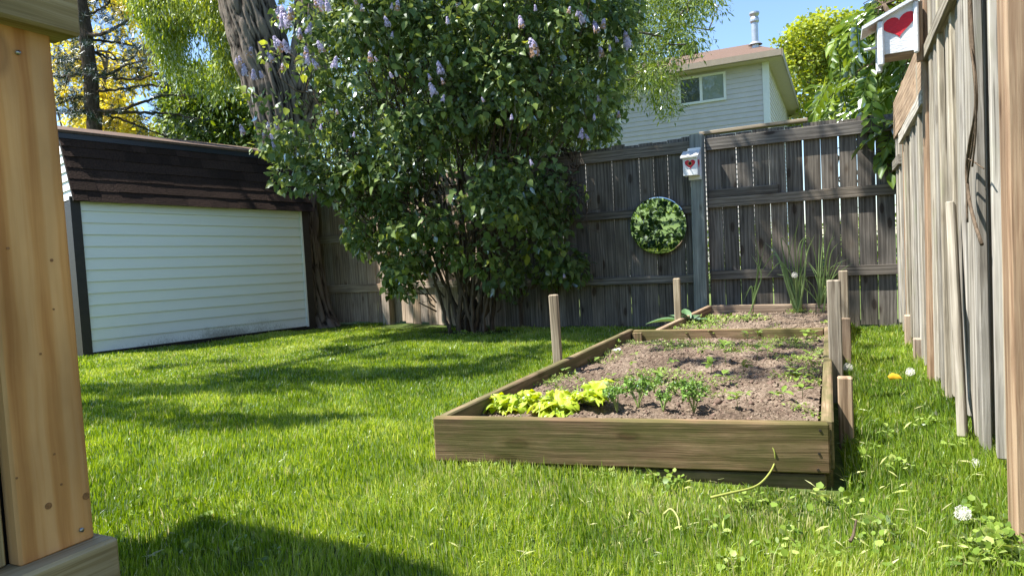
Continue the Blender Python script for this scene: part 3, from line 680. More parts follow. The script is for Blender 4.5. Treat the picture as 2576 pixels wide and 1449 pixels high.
for v in ms.verts: v.co = Vector((v.co.x*1.4, v.co.y, v.co.z*.6))*(1+.25*math.sin(v.co.x*200+v.co.y*130))
me = bpy.data.meshes.new('stone'); ms.to_mesh(me); ms.free(); me.materials.append(M_stone)
st = link('stone', me); st.location = p+np.array([0, 0, .008]); tag(st, 'small white stone at the left edge of the nearer bed soil', 'stone')

# stakes
def stake(px, py, ztp, w, t, mat, label, zplane=0.0, xy=None, topy=None, rot=0.0, lean=(0, 0)):
    g = ground(px, py, zplane) if xy is None else np.array(xy)
    zt_ = float(onY(px, topy, g[1])[2]) if topy else ztp
    root = thing('wooden_stake', (g[0], g[1], 0), label, 'stake', None)
    me_ = board('stake_shaft', (g[0], g[1], -.05), (g[0]+lean[0], g[1]+lean[1], zt_), (math.cos(rot), math.sin(rot), 0), w, t, mat, root, .005)
    return root
stake(1405, 902, 0, .050, .045, M_stake, 'pale wooden stake standing against the left side board of the nearer bed', ZT, topy=741, rot=.15, lean=(-.012, 0))
g_ = onX(1706, 801, float(F2L[0])-.02)
stake(1706, 800, 0, .055, .04, M_stake, 'thin pale wooden stake at the left side of the farther bed, before the mirror', .235, topy=700, rot=.1)
stake(2110, 995, 0, .064, .045, M_stake, 'tall rough wooden stake outside the right side board of the nearer bed', 0, xy=(BR[0]+.034, 3.85), topy=704, rot=.05)
stake(2110, 1110, 0, .055, .045, M_bedfar, 'short dark wooden stake beside the front right corner of the nearer bed', 0, xy=(FR[0]+.052, 3.02), topy=947, rot=0)
stake(2120, 880, 0, .055, .045, M_stake, 'tallest right hand stake, reddish and slightly behind the rough one', 0, xy=(BR[0]+.085, 5.0), topy=681, rot=0)
stake(2125, 880, 0, .06, .045, M_bedfar, 'short dark stake between the two beds at their right edge', 0, xy=(BR[0]+.09, 4.88), topy=800, rot=0)

# ------------------------------------------------------------------ play structure on the left
PX = -1.36
def pY(x, y): return float(onX(x, y, PX)[1])
def pZ(x, y): return float(onX(x, y, PX)[2])
ps = thing('timber_playhouse', (-2.0, .5, 0), 'new timber playhouse corner with pale pine upright and mossy beams, at the left edge', 'playhouse')
y0, y1 = pY(55, 1410), pY(243, 1345); zb_ = pZ(243, 1345)-.005; ztp = pZ(130, 95)+.02
M_, L_ = frame((PX-.02, (y0+y1)/2-.006, zb_), (PX-.02, (y0+y1)/2-.004, ztp), (0, 1, 0))
upr = board('upright_board', (PX-.02, (y0+y1)/2-.003, zb_), (PX-.02, (y0+y1)/2-.005, ztp), (0, 1, 0), (y1-y0), .04, M_new, ps, .005)

for (x_, y_) in ((45, 133), (205, 1332)):
    p = onX(x_, y_, PX+.002); m_ = MB(); m_.tube([p-np.array([.006, 0, 0]), p+np.array([.003, 0, 0])], .0042, 12); m_.build('screw', M_screw, ps, True)
M_knot = plain('pine_knot', (.30, .14, .055), .5, .5, 260)
for (x_, y_, r_) in ((20, 625, .0035), (130, 655, .004), (122, 1272, .0085), (217, 1247, .0095), (137, 1142, .0028), (155, 1218, .003), (42, 1202, .003), (102, 890, .003), (135, 778, .0025)):
    p = onX(x_, y_, PX+.0005); m_ = MB(); m_.tube([p-np.array([.006, 0, 0]), p+np.array([.0006, 0, 0])], r_*.75, 14); m_.build('knot', M_knot, ps)
bz = pZ(130, 95)
board('top_beam', (PX+.0, -.6, bz+.045+.0), (PX+.0, y1+.028, bz+.045), (0, 0, 1), .088, .088, M_beam, ps, .006)
board('top_beam', (PX+.0, -.6, bz+.135+.0), (PX+.0, y1+.026, bz+.135), (0, 0, 1), .088, .088, M_beam, ps, .006)
g0 = pZ(243, 1345)
board('base_beam', (PX-.0, -.6, g0-.048), (PX-.0, y1+.016, g0-.048), (0, 0, 1), .09, .09, M_beam, ps, .006)
board('base_beam', (PX-.0, -.6, g0-.139), (PX-.0, y1+.010, g0-.139), (0, 0, 1), .09, .09, M_beam, ps, .006)
board('base_beam', (PX-.0, -.6, g0-.231), (PX-.0, y1+.010, g0-.231), (0, 0, 1), .09, .09, M_beam, ps, .006)
board('base_beam', (PX-.0, -.6, .045), (PX-.0, y1+.01, .045), (0, 0, 1), .09, .09, M_beam, ps, .006)
yb = y0-.012
for k in range(5):
    board('wall_board', (PX-.035, yb-.065, g0-.0), (PX-.035, yb-.065, bz), (0, 1, 0), .13, .02, M_beam, ps); yb -= .14
m_ = MB(); m_.box((-2.4, -.6, .0), (PX-.06, y1-.06, bz)); m_.build('dark_interior_fill', M_dark, ps)  # dark fill standing in for the unlit interior behind the board gap
# unseen deck, posts, slats and roof above the frame, added for their lawn shadow
for k in range(8):
    board('unseen_deck_board', (-2.9+.0, -.55+k*.145, bz+.20), (PX+.05, -.55+k*.145, bz+.20), (0, 1, 0), .135, .03, M_beam, ps)
for x_ in (-2.85, PX-.62):
    for y_ in (-.5, y1-.05):
        board('unseen_canopy_post', (x_, y_, bz+.2), (x_, y_, 2.45), (0, 1, 0), .09, .09, M_beam, ps)
for k in range(6):
    board('unseen_rail_slat', (-2.75+k*.26, y1-.03, bz+.2), (-2.75+k*.26, y1-.03, 2.2), (1, 0, 0), .09, .02, M_beam, ps)
m_ = MB(); m_.add([(-3.1, -.8, 2.4), (PX-.80, -.8, 2.4), (PX-.80, y1+.02, 2.4), (-3.1, y1+.05, 2.4), (-2.2, -.4, 3.0), (-2.2, y1-.3, 3.0)], [(0, 1, 4), (1, 2, 5, 4), (2, 3, 5), (3, 0, 4, 5), (0, 3, 2, 1)]); m_.build('unseen_canopy', plain('unseen_canopy_green', (.05, .16, .08), .7), ps)

# ------------------------------------------------------------------ mirror
mc = onY(1655, 568, YF-.05); Rm = .287
mroot = thing('round_mirror', mc, 'round frameless mirror hung on the back fence, reflecting sunlit leaves', 'mirror')
def mirmat():
    m, nt, N, L = newmat('mirror_glass'); p = N('ShaderNodeBsdfPrincipled', i_Roughness=.012, i_Metallic=1.0); p.inputs['Base Color'].default_value = (.86, .92, .84, 1); out(nt, p.outputs[0]); return m
def disc(r0, th, n=72):
    V = [(0, 0, 0)]+[(r0*.988*math.cos(6.2832*k/n), 0, r0*.97*math.sin(6.2832*k/n)) for k in range(n)]+[(r0*math.cos(6.2832*k/n), .004, r0*math.sin(6.2832*k/n)) for k in range(n)]+[(r0*math.cos(6.2832*k/n), th, r0*math.sin(6.2832*k/n)) for k in range(n)]
    F = [(0, 1+k, 1+(k+1) % n) for k in range(n)]+[(1+k, 1+n+k, 1+n+(k+1) % n, 1+(k+1) % n) for k in range(n)]+[(1+n+k, 1+2*n+k, 1+2*n+(k+1) % n, 1+n+(k+1) % n) for k in range(n)]
    return V, F
V, F = disc(Rm, .008); tilt = math.radians(2.6)
Mm = Matrix.Translation(Vector(mc)) @ Matrix.Rotation(tilt, 4, 'X')
me = mesh_np('glass', V, faces=F); o = link('glass', me, mirmat(), mroot, Mm)
V, F = disc(Rm*.985, .012); me = mesh_np('backing', [(a, b+.010, c) for a, b, c in V], faces=F); link('backing', me, M_dark, mroot, Mm)

# ------------------------------------------------------------------ birdhouses
def heart(c, ux, uz, s, n=28, skew=0.0):
    P = []
    for k in range(n):
        t = 2*math.pi*k/n; x = 16*math.sin(t)**3/17; y = (13*math.cos(t)-5*math.cos(2*t)-2*math.cos(3*t)-math.cos(4*t))/17
        P.append(np.array(c)+s*(x*np.array(ux)+(y+skew*x)*np.array(uz)))
    return P
def heart_obj(name, c, ux, uz, nrm, s, parent, skew=0.0, sy=1.0):
    P = heart(c, ux, np.array(uz)*sy, s, skew=skew); n = len(P); off = np.array(nrm)*.0025
    V = [p+off for p in P]+[p-off*.2 for p in P]; F = [tuple(range(n))]+[(k, k+n, (k+1) % n+n, (k+1) % n) for k in range(n)]
    m_ = MB(); m_.add(V, F); return m_.build(name, M_red, parent)
X_, Y_, Z_ = np.array([1., 0, 0]), np.array([0, 1., 0]), np.array([0, 0, 1.])
# far: on the middle fence post, front towards the lawn
by_ = YF-.045-.0625
f0 = onY(1719, 443, by_-.15); f1 = onY(1748, 397, by_-.15)
bx0, bx1, bz0, bz1 = float(f0[0]), float(f0[0])+.135, float(f0[2]), float(f1[2])+.01
bh = thing('birdhouse', ((bx0+bx1)/2, by_, bz0), 'small white birdhouse with red hearts and round hole, high on the back fence post', 'birdhouse')
yfn, yfr = by_-.15, by_-.018
m_ = MB(); m_.box((bx0, yfn, bz0), (bx1, yfn+.014, bz1)); m_.build('front_panel', M_white, bh)
m_ = MB()
for xa in (bx0, bx1-.014):
    m_.add([(xa, yfn+.015, bz0), (xa+.014, yfn+.015, bz0), (xa+.014, yfr, bz0), (xa, yfr, bz0), (xa, yfn+.015, bz1), (xa+.014, yfn+.015, bz1), (xa+.014, yfr, bz1+.055), (xa, yfr, bz1+.055)], [(0, 3, 2, 1), (4, 5, 6, 7), (0, 1, 5, 4), (1, 2, 6, 5), (2, 3, 7, 6), (3, 0, 4, 7)])
m_.build('side_panel', M_white, bh)
m_ = MB(); m_.box((bx0+.015, yfn+.016, bz0+.004), (bx1-.015, yfr, bz0+.018)); m_.build('floor_panel', M_white, bh)
m_ = MB(); m_.box((bx0+.025, yfr+.001, bz0-.035), (bx1+.012, by_-.001, bz1+.10)); m_.build('back_plate', M_white, bh)
m_ = MB(); m_.add([(bx0-.018, yfn-.03, bz1-.008), (bx1+.012, yfn-.03, bz1-.008), (bx1+.012, yfr, bz1+.062), (bx0-.018, yfr, bz1+.062), (bx0-.018, yfn-.03, bz1+.006), (bx1+.012, yfn-.03, bz1+.006), (bx1+.012, yfr, bz1+.076), (bx0-.018, yfr, bz1+.076)],
                [(0, 3, 2, 1), (4, 5, 6, 7), (0, 1, 5, 4), (1, 2, 6, 5), (2, 3, 7, 6), (3, 0, 4, 7)]); m_.build('roof', plain('flaking_white_paint', (.72, .71, .68), .7, .45, 40, bump=.4), bh)
cz = (bz0+bz1)/2+.022; cxm = (bx0+bx1)/2
heart_obj('heart', (cxm, yfn-.001, cz), X_, Z_, -Y_, .052, bh)
heart_obj('heart', (bx1+.001, (yfn+yfr)/2+.005, cz+.01), Y_, Z_, X_, .045, bh)
m_ = MB(); m_.tube([(cxm, yfn-.0045, cz+.003), (cxm, yfn+.02, cz+.003)], .0165, 20); m_.build('entrance_hole', M_black, bh)
m_ = MB(); a = np.linspace(0, 2*math.pi, 25); m_.tube([(cxm+.018*math.cos(t), yfn-.005, cz+.003+.018*math.sin(t)) for t in a], .0025, 6, cap=False); m_.build('hole_rim', plain('bare_wood_rim', (.5, .3, .12), .7), bh)
m_ = MB(); m_.tube([(cxm-.004, yfn, cz-.042), (cxm-.004, yfn-.03, cz-.040)], .004, 8); m_.build('perch', M_white, bh)

# near: on the side fence, its heart side to the camera, its front to the left
yb_ = 4.30
q0 = onY(2222, 138, yb_); q1 = onY(2306, 122, yb_); qz1 = float(onY(2215, 50, yb_)[2]); qz2 = float(onY(2303, 3, yb_)[2])
nx0, nx1 = float(q0[0]), .395
nz0 = float(q0[2]); 

nb = thing('birdhouse', ((nx0+nx1)/2, yb_+.09, nz0), 'large white birdhouse with one red heart, high on the side fence', 'birdhouse')
M_wb = plain('brushed_white_paint', (.74, .77, .82), .55, .22, 26, bump=.35, scale3=(1.5, 1.5, 9))
D_ = .17
def slab(y0_, y1_, m): # side wall with sloping top
    m.add([(nx0, y0_, nz0), (nx1, y0_, nz0), (nx1, y1_, nz0), (nx0, y1_, nz0), (nx0, y0_, qz1), (nx1, y0_, qz2), (nx1, y1_, qz2), (nx0, y1_, qz1)], [(0, 3, 2, 1), (4, 5, 6, 7), (0, 1, 5, 4), (1, 2, 6, 5), (2, 3, 7, 6), (3, 0, 4, 7)])
m_ = MB(); slab(yb_, yb_+.016, m_); m_.build('side_panel', M_wb, nb)
m_ = MB(); slab(yb_+D_-.016, yb_+D_, m_); m_.build('side_panel', M_wb, nb)
board('corner_post', (nx0-.012, yb_-.006, nz0-.06), (nx0-.012, yb_-.006, qz1-.012), (1, 0, 0), .032, .028, M_wb, nb, .007)
board('corner_post', (nx1+.012, yb_-.006, nz0-.02), (nx1+.012, yb_-.006, qz2-.005), (1, 0, 0), .024, .028, M_wb, nb, .007)
board('corner_post', (nx0-.012, yb_+D_+.006, nz0-.06), (nx0-.012, yb_+D_+.006, qz1-.012), (1, 0, 0), .032, .028, M_wb, nb, .007)
m_ = MB(); m_.box((nx0-.02, yb_+.017, nz0+.02), (nx0-.006, yb_+D_-.017, qz1)); m_.build('front_panel', M_red, nb)
m_ = MB(); m_.box((nx0, yb_+.017, nz0-.012), (nx1, yb_+D_-.017, nz0+.010)); m_.build('floor_panel', M_orange, nb)
m_ = MB(); xo = nx0-.10; sl = (qz2-qz1)/(nx1-nx0); za = qz1-sl*.10
m_.add([(xo, yb_-.03, za), (nx1+.03, yb_-.03, qz2+sl*.03), (nx1+.03, yb_+D_+.03, qz2+sl*.03), (xo, yb_+D_+.03, za), (xo, yb_-.03, za+.018), (nx1+.03, yb_-.03, qz2+sl*.03+.018), (nx1+.03, yb_+D_+.03, qz2+sl*.03+.018), (xo, yb_+D_+.03, za+.018)],
       [(0, 3, 2, 1), (4, 5, 6, 7), (0, 1, 5, 4), (1, 2, 6, 5), (2, 3, 7, 6), (3, 0, 4, 7)]); m_.build('roof', M_wb, nb)
m_ = MB(); m_.tube([(nx0-.01, yb_+.05, nz0+.055), (nx0-.09, yb_+.05, nz0+.05)], .008, 10); m_.build('perch', M_wb, nb)
board('mounting_strip', (nx1+.03, yb_+.03, nz0-.06), (nx1+.03, yb_+.03, qz2), (1, 0, 0), .03, .03, M_orange, nb)
hc = onY(2262, 62, yb_-.001); heart_obj('heart', hc, X_, Z_, -Y_, 1.3*.088*(nx1-nx0)/.2, nb, skew=.28, sy=.84)

# ------------------------------------------------------------------ dry vine on the side fence
m_ = MB()
def sx(x, y, X=.43): return onX(x, y, X)
m_.tube(curve([sx(2440, -40), sx(2444, 60), sx(2449, 150), sx(2456, 240), sx(2452, 300), sx(2440, 360), sx(2432, 430), sx(2438, 500), sx(2452, 560), sx(2470, 615)], 40), [.006]*37, 7)
m_.tube(curve([sx(2436, -40, .425), sx(2440, 100, .425), sx(2452, 200, .42), sx(2455, 320, .425), sx(2446, 420, .42)], 24), .0035, 6)
m_.tube(curve([sx(2456, 300), sx(2444, 380), sx(2433, 470), sx(2434, 560)], 16), .0035, 6)
m_.tube(curve([sx(2436, 400), sx(2450, 408), sx(2475, 425)], 8), .0025, 5)
v_ = m_.build('dry_vine', M_twig, None, True); tag(v_, 'thin dry brown vine twisting down the side fence boards', 'vine')

# ------------------------------------------------------------------ foliage tools
def T_heart():
    V = np.array([(0, 0, 0), (-.30, .06, .07), (-.42, .33, .10), (-.25, .70, .03), (0, 1.08, -.16), (.25, .70, .03), (.42, .33, .10), (.30, .06, .07), (0, .45, -.01)])
    Tt = np.array([(0, 8, 1), (1, 8, 2), (2, 8, 3), (3, 8, 4), (4, 8, 5), (5, 8, 6), (6, 8, 7), (7, 8, 0)]); return V, Tt
def T_narrow():
    V = np.array([(0, 0, 0), (-.13, .4, .03), (0, 1, -.06), (.13, .4, .03)]); return V, np.array([(0, 3, 2), (0, 2, 1)])
def T_oval():
    V = np.array([(0, 0, 0), (-.27, .35, .05), (-.2, .72, .02), (0, 1, -.1), (.2, .72, .02), (.27, .35, .05)]); return V, np.array([(0, 5, 4), (0, 4, 3), (0, 3, 2), (0, 2, 1)])
def T_round():
    V = np.array([(0, 0, 0), (-.45, .2, .08), (-.5, .6, .1), (0, 1, .0), (.5, .6, .1), (.45, .2, .08)]); return V, np.array([(0, 5, 4), (0, 4, 3), (0, 3, 2), (0, 2, 1)])
def norm(a): return a/(np.linalg.norm(a, axis=-1, keepdims=True)+1e-9)
def mats3(d, n):
    y = norm(d); z = norm(n-y*(n*y).sum(-1, keepdims=True)); x = np.cross(y, z); return np.stack([x, y, z], -1)  # columns
def scatter(name, P, d, n, sc, tmpl, rnd, mat, parent=None, kind=None, n_parts=0, part='leaf', label=None):
    V, Tt = tmpl; Rm_ = mats3(d, n); N_ = len(P)
    if n_parts:
        x, y, w = projN(P); vis = (x > 0) & (x < 2576) & (y > 0) & (y < 1449) & (w > 0)
        score = np.where(vis, sc/np.maximum(w, .1), 0); order = np.argsort(-score)[:n_parts]; keep = np.ones(N_, bool); keep[order] = False
        tm = []
        for k in range(3):
            Vk = V.copy(); Vk[:, 2] *= (1, 1.7, .4)[k]; me = mesh_np(part, Vk, tris=Tt, attrs={'rnd': np.full(len(V), (.35, .6, .8)[k])}, smooth=True, mats=[mat]); tm.append(me)
        for i in order:
            M = Matrix.Identity(4)
            for a in range(3):
                for b in range(3): M[a][b] = float(Rm_[i][a][b]*sc[i])
                M[a][3] = float(P[i][a])
            link(part, tm[min(2, int(rnd[i]*3))], None, parent, M)
        P, Rm_, sc, rnd = P[keep], Rm_[keep], sc[keep], rnd[keep]; N_ = len(P)
    VV = np.einsum('nij,kj->nki', Rm_, V)*sc[:, None, None]+P[:, None]
    FF = Tt[None]+np.arange(N_)[:, None, None]*len(V)
    me = mesh_np(name, VV.reshape(-1, 3), tris=FF.reshape(-1, 3), attrs={'rnd': np.repeat(rnd, len(V))}, smooth=True)
    o = reg(link(name, me, mat, parent, Matrix.Identity(4)), Matrix.Identity(4))
    if kind: o['kind'] = kind
    if label: o['label'] = label
    return o
def clump_leaves(C, r, per, droop=.4, outw=.6, up=.7, seed=0, size=.08, svar=.35, flat=1.0, colvar=.25, hang=0.0):
    g = np.random.default_rng(seed); n = len(C); C = np.repeat(C, per, 0); rr = np.repeat(np.broadcast_to(r, (n,)), per)
    o = norm(g.normal(size=(n*per, 3))); rad = g.uniform(.15, 1, n*per)**.6
    P = C+o*(rr*rad)[:, None]*[1, 1, flat]
    if hang: P[:, 2] -= g.exponential(hang, n*per)
    d = norm(o*outw+g.normal(size=o.shape)*.45+np.array([0, 0, -droop]))
    nn = norm(o*.5+g.normal(size=o.shape)*.35+np.array([0, 0, up]))
    sc = size*g.uniform(1-svar, 1+svar, n*per)
    base = np.repeat(g.uniform(.25, .75, n), per); rnd = np.clip(base+g.normal(0, colvar, n*per), 0, 1)
    return P, d, nn, sc, rnd
def polydist(x, y, poly):
    d = np.full(np.shape(x), 1e9); n = len(poly)
    for i in range(n):
        a = np.array(poly[i], float); b = np.array(poly[(i+1) % n], float); ab = b-a
        t = np.clip(((x-a[0])*ab[0]+(y-a[1])*ab[1])/(ab @ ab), 0, 1); d = np.minimum(d, np.hypot(x-a[0]-t*ab[0], y-a[1]-t*ab[1]))
    return d
def cloud(poly, n, d0, d1, seed, thin=None, freq=1.0, bulge=0.0, bias=1.0):
    """crown points: inside an outline seen from the lawn, spread through real depth d0..d1"""
    g = np.random.default_rng(seed); xs = [p[0] for p in poly]; ys = [p[1] for p in poly]; out_ = []
    while sum(map(len, out_)) < n:
        x = g.uniform(min(xs), max(xs), n); y = g.uniform(min(ys), max(ys), n); ok = inpoly(x, y, poly); x, y = x[ok], y[ok]
        t = np.clip(polydist(x, y, poly)/170.0, 0, 1); f = g.uniform(0, 1, len(x))**bias
        a = d0+bulge*(1-np.sqrt(t)); D = a+(np.maximum(d1, a+.1)-a)*f
        P = CAM+D[:, None]*(_F+((x-CX)/FPX)[:, None]*_R-((y-CY)/FPX)[:, None]*_U)
        if thin: P = P[vnoise(P*freq+seed) > thin]
        out_.append(P)
    return np.concatenate(out_)[:n]
def dp(x, y, D): return CAM+D*ray(x, y)
def wob(pts, amp, seed=0):
    g = np.random.default_rng(seed); p = np.array(pts); p[1:-1] += g.normal(0, amp, p[1:-1].shape); return p
def branch_to(m, a, b, r0, r1, seed, sag=.1, n=10, sides=5, amp=.03):
    a = np.array(a); b = np.array(b); L_ = np.linalg.norm(b-a); mid = (a+b)/2+np.array([0, 0, sag*L_])
    c = wob(curve([a, mid, b], n), amp*L_*.3, seed); m.tube(c, np.linspace(r0, r1, len(c)), sides)

# ------------------------------------------------------------------ big old tree behind the shed
bt = thing('old_tree', onY(778, 825, 7.25)*np.array([1, 1, 0]), 'huge old tree with deeply furrowed forked grey trunk behind the shed and lilac', 'tree')
def trunk_mesh(path, radii, name, parent, mat, nth=170, per=14, seed=0, flare=0.0, ridge=.15):
    c = curve(path, per*(len(path)-1)); m = len(c); r = np.interp(np.linspace(0, 1, m), np.linspace(0, 1, len(radii)), radii)
    # refine along
    k = 6; ci = np.stack([np.interp(np.linspace(0, m-1, m*k), np.arange(m), c[:, a]) for a in range(3)], 1); ri = np.interp(np.linspace(0, m-1, m*k), np.arange(m), r); m = len(ci)
    T = norm(np.gradient(ci, axis=0)); u = np.array([1., 0, 0]); V = []; th = np.linspace(0, 2*np.pi, nth, endpoint=False)
    s = np.concatenate([[0], np.cumsum(np.linalg.norm(np.diff(ci, axis=0), axis=1))]); RN = []
    for i in range(m):
        u = norm(u-T[i]*(u @ T[i])); v = np.cross(T[i], u)
        cir = np.stack([np.cos(th), np.sin(th)], 1)
        R0 = ri[i]
        q = np.stack([np.cos(th+.5*vnoise(np.stack([th*0+s[i]*1.1, th*0, th*0+seed], 1))-.25)*R0*26, np.sin(th)*R0*26, th*0+s[i]*2.6+seed*5], 1)
        q2 = np.stack([cir[:, 0]*R0*34, cir[:, 1]*R0*34, th*0+s[i]*5+seed], 1)
        a = np.abs(2*vnoise(q)-1); b = np.abs(2*vnoise(q2)-1); rd = np.clip(a*1.15, 0, 1)**.7*.75+b*.25
        big = vnoise(np.stack([cir[:, 0]*2.2, cir[:, 1]*2.2, th*0+s[i]*.7+seed], 1))-.5
        fl = flare*math.exp(-s[i]/.28)*(1+.5*np.sin(th*5+1))
        rr = R0*(1+big*.16+fl)+ridge*R0*(rd-.4)
        V.append(ci[i]+rr[:, None]*(cir[:, :1]*u+cir[:, 1:]*v)); RN.append(np.clip(rd*1.3, 0, 1))
    V = np.concatenate(V); ii = (np.arange(m-1)[:, None]*nth+np.arange(nth)[None]).ravel(); kk = (np.arange(m-1)[:, None]*nth+(np.arange(nth)[None]+1) % nth).ravel()
    q = np.stack([ii, kk, kk+nth, ii+nth], 1)
    me = mesh_np(name, V, quads=q, attrs={'rnd': np.concatenate(RN)}, smooth=True)
    return reg(link(name, me, mat, parent, Matrix.Identity(4)), Matrix.Identity(4)), ci
TD = 9.40
def tq(x, y, D=TD): return dp(x, y, D)
_, limbA = trunk_mesh([tq(783, 845), tq(770, 770), tq(752, 640), tq(742, 520), tq(732, 400), tq(714, 310), tq(692, 230), tq(663, 150), tq(628, 30), tq(590, -90), tq(540, -260), tq(500, -420)], [.36, .31, .29, .30, .33, .37, .38, .37, .36, .33, .28, .22], 'trunk', bt, M_trunk, seed=3, flare=.28)
limbA = limbA[len(limbA)//2:]
_, limbB = trunk_mesh([tq(738, 330), tq(762, 240), tq(776, 160), tq(782, 60), tq(786, -60), tq(800, -220), tq(850, -420)], [.26, .28, .24, .215, .20, .17, .13], 'limb', bt, M_trunk, seed=9)
# overhead crown: leaf masses of the old tree, hung where their real shade reaches the yard
def up_from(P, h):
    P = np.asarray(P, float); t = (h-P[..., 2])/SUN[2]; return P+np.multiply.outer(t, SUN) if P.ndim == 1 else P+t[..., None]*SUN
gs = np.random.default_rng(44); CC = []; CR = []
def shade(P, h, r): CC.append(up_from(np.array(P), h)); CR.append(r)
for x in range(880, 1600, 52): shade(ground(x, 842+gs.uniform(-8, 14)), gs.uniform(5.5, 8), gs.uniform(.2, .34))
for x, y, r in [(620, 950, .26), (700, 955, .3), (790, 948, .3), (880, 957, .26), (960, 950, .3), (1050, 943, .28), (1150, 936, .28), (1230, 930, .2), (1290, 905, .2), (1380, 880, .24),
                (235, 990, .2), (310, 995, .24), (400, 1000, .22), (500, 988, .2), (590, 980, .24), (680, 990, .18), (240, 1042, .15), (320, 1052, .2), (410, 1062, .15), (250, 1080, .12),
                (500, 1082, .15), (590, 1090, .17), (700, 1085, .14), (800, 1088, .17), (860, 1080, .1), (1120, 905, .16), (960, 900, .14), (850, 880, .14), (420, 930, .12), (560, 915, .1)]:
    shade(ground(x, y), gs.uniform(5, 7.2), r*1.2)
for x, y in [(2010, 870), (1960, 900), (1850, 875), (1780, 920), (2030, 935), (1700, 880), (1880, 950), (1650, 860), (1900, 800), (1850, 790)]: shade(ground(x, y, .16), gs.uniform(5, 7), .12)
# the back fence and what stands before it
for X in np.arange(-6.6, .6, .30):
    for z in np.arange(.1, 2.0, .34):
        P = np.array([X+gs.uniform(-.1, .1), YF-.05, z+gs.uniform(-.1, .1)]); px_, py_, _ = projN(P[None]); px_, py_ = px_[0], py_[0]
        if 2040 < px_ < 2340 and (490 < py_ < 710 or py_ > 720): continue
        if px_ < 990 and gs.uniform() < .72: continue
        if gs.uniform() < .10: continue
        if -5.8 < X < -1.5 and gs.uniform() < .8: continue
        shade(P, gs.uniform(5.5, 9), gs.uniform(.20, .32))
CC = np.array(CC); CR = np.array(CR)
P, d, n, sc, rn = clump_leaves(CC, CR, 260, droop=.3, seed=5, size=.085)
ld_ = (np.repeat(CR, 260)/.3); sel = np.random.default_rng(1).uniform(size=len(P)) < np.clip(ld_**1.6, .12, 1)
# open sky gaps in the crown: sun reaches the fence corner and the top of the lilac
def falls(P, Y): return P-SUN*((P[:, 1]-Y)/SUN[1])[:, None]
q1 = falls(P, YF-.02); ax_, ay_, _ = projN(q1); jg = .5-vnoise(q1*6)
sel &= ~((ax_ > 2122+20*jg) & (ax_ < 2400) & (((ay_ > 518+16*jg) & (ay_ < 760)) | (ay_ > 700)) & (q1[:, 2] > -.2))
q2 = falls(P, 5.9); ax_, ay_, _ = projN(q2)
sel &= ~((ax_ > 560) & (ax_ < 1560) & (ay_ < 620) & (vnoise(q2*2.2+3) > .30))
scatter('crown', P[sel], d[sel], n[sel], sc[sel], T_oval(), rn[sel], G_willow, bt, 'stuff')
mb_ = MB(); ends = [limbA[-1], limbB[-1], limbA[int(len(limbA)*.8)], limbB[int(len(limbB)*.7)]]
hubs = [np.array([-6.5, 5.2, 6.3]), np.array([-5.0, 5.6, 6.8]), np.array([-7.2, 2.5, 6.0]), np.array([-3.6, 5.0, 7.2])]
for i, hb in enumerate(hubs):
    e = min(ends, key=lambda q: np.linalg.norm(q-hb)); branch_to(mb_, e, hb, .12, .06, i, sag=.15, n=16, sides=8)
for i, c in enumerate(CC[::2]):
    hb = min(hubs, key=lambda q: np.linalg.norm(q-c)); branch_to(mb_, hb, c, .03, .008, i, sag=.05, n=8, sides=4, amp=.15)
mb_.build('branches', M_trunk, bt, True)['kind'] = 'stuff'
# hanging fronds of the same tree, left of the trunk
WP = [(300, -60), (560, -60), (588, 80), (605, 170), (560, 225), (505, 235), (470, 190), (410, 150), (395, 70), (350, 40)]
C1 = cloud(WP, 330, 9.6, 11.0, 21, thin=.47, freq=1.7)
P, d, n, sc, rn = clump_leaves(C1, .17, 60, droop=1.3, outw=.3, seed=22, size=.085, hang=.10)
scatter('crown', P, d, n, sc, T_narrow(), rn, G_willow, bt, 'stuff')
m_ = MB(); g = np.random.default_rng(5)
for i in range(26):
    c = C1[g.integers(len(C1))]; branch_to(m_, tq(560+g.uniform(-60, 30), -120, 9.9), c, .018, .004, i, sag=.2, n=10, sides=4, amp=.1)
m_.build('twigs', M_trunk, bt, True)['kind'] = 'stuff'

# ------------------------------------------------------------------ lilac
LP = [(612, 175), (590, 240), (640, 300), (612, 330), (640, 380), (700, 405), (690, 470), (740, 500), (800, 495), (862, 520), (868, 600), (905, 640), (955, 655), (975, 740), (1040, 745), (1070, 690), (1120, 735), (1130, 800), (1180, 815), (1290, 800), (1320, 700), (1380, 720), (1395, 775), (1440, 745), (1495, 705), (1465, 600), (1450, 545), (1500, 525), (1512, 400), (1545, 370), (1580, 290), (1560, 230), (1605, 110), (1600, -60), (1500, -300), (900, -330), (760, -120), (690, 0), (690, 100)]
lb = ground(1185, 830); lb[1] = 6.55; lb[0] = float(onY(1185, 700, 6.55)[0]); lb[2] = 0
lil = thing('lilac_bush', lb, 'large many-stemmed lilac with heart-shaped leaves and fading mauve flowers before the back fence', 'shrub')
CL = cloud(LP, 2500, 6.35, 8.3, 31, bulge=1.25, bias=1.5)
lx, ly, lw = projN(CL)
ok = ~((CL[:, 1] > 6.75) & (CL[:, 2] < 2.05))
inner = (lx > 1020) & (lx < 1310) & (ly > 560+30*np.sin(lx/40)); ok &= ~(inner & (np.random.default_rng(3).uniform(size=len(lx)) < .62))
ok &= CL[:, 2] > .12
thin = vnoise(CL*2.1+5); ok &= thin > .40
lowleft = (lx < 960) & (ly > 400); ok &= ~(lowleft & (np.random.default_rng(4).uniform(size=len(lx)) < .18))
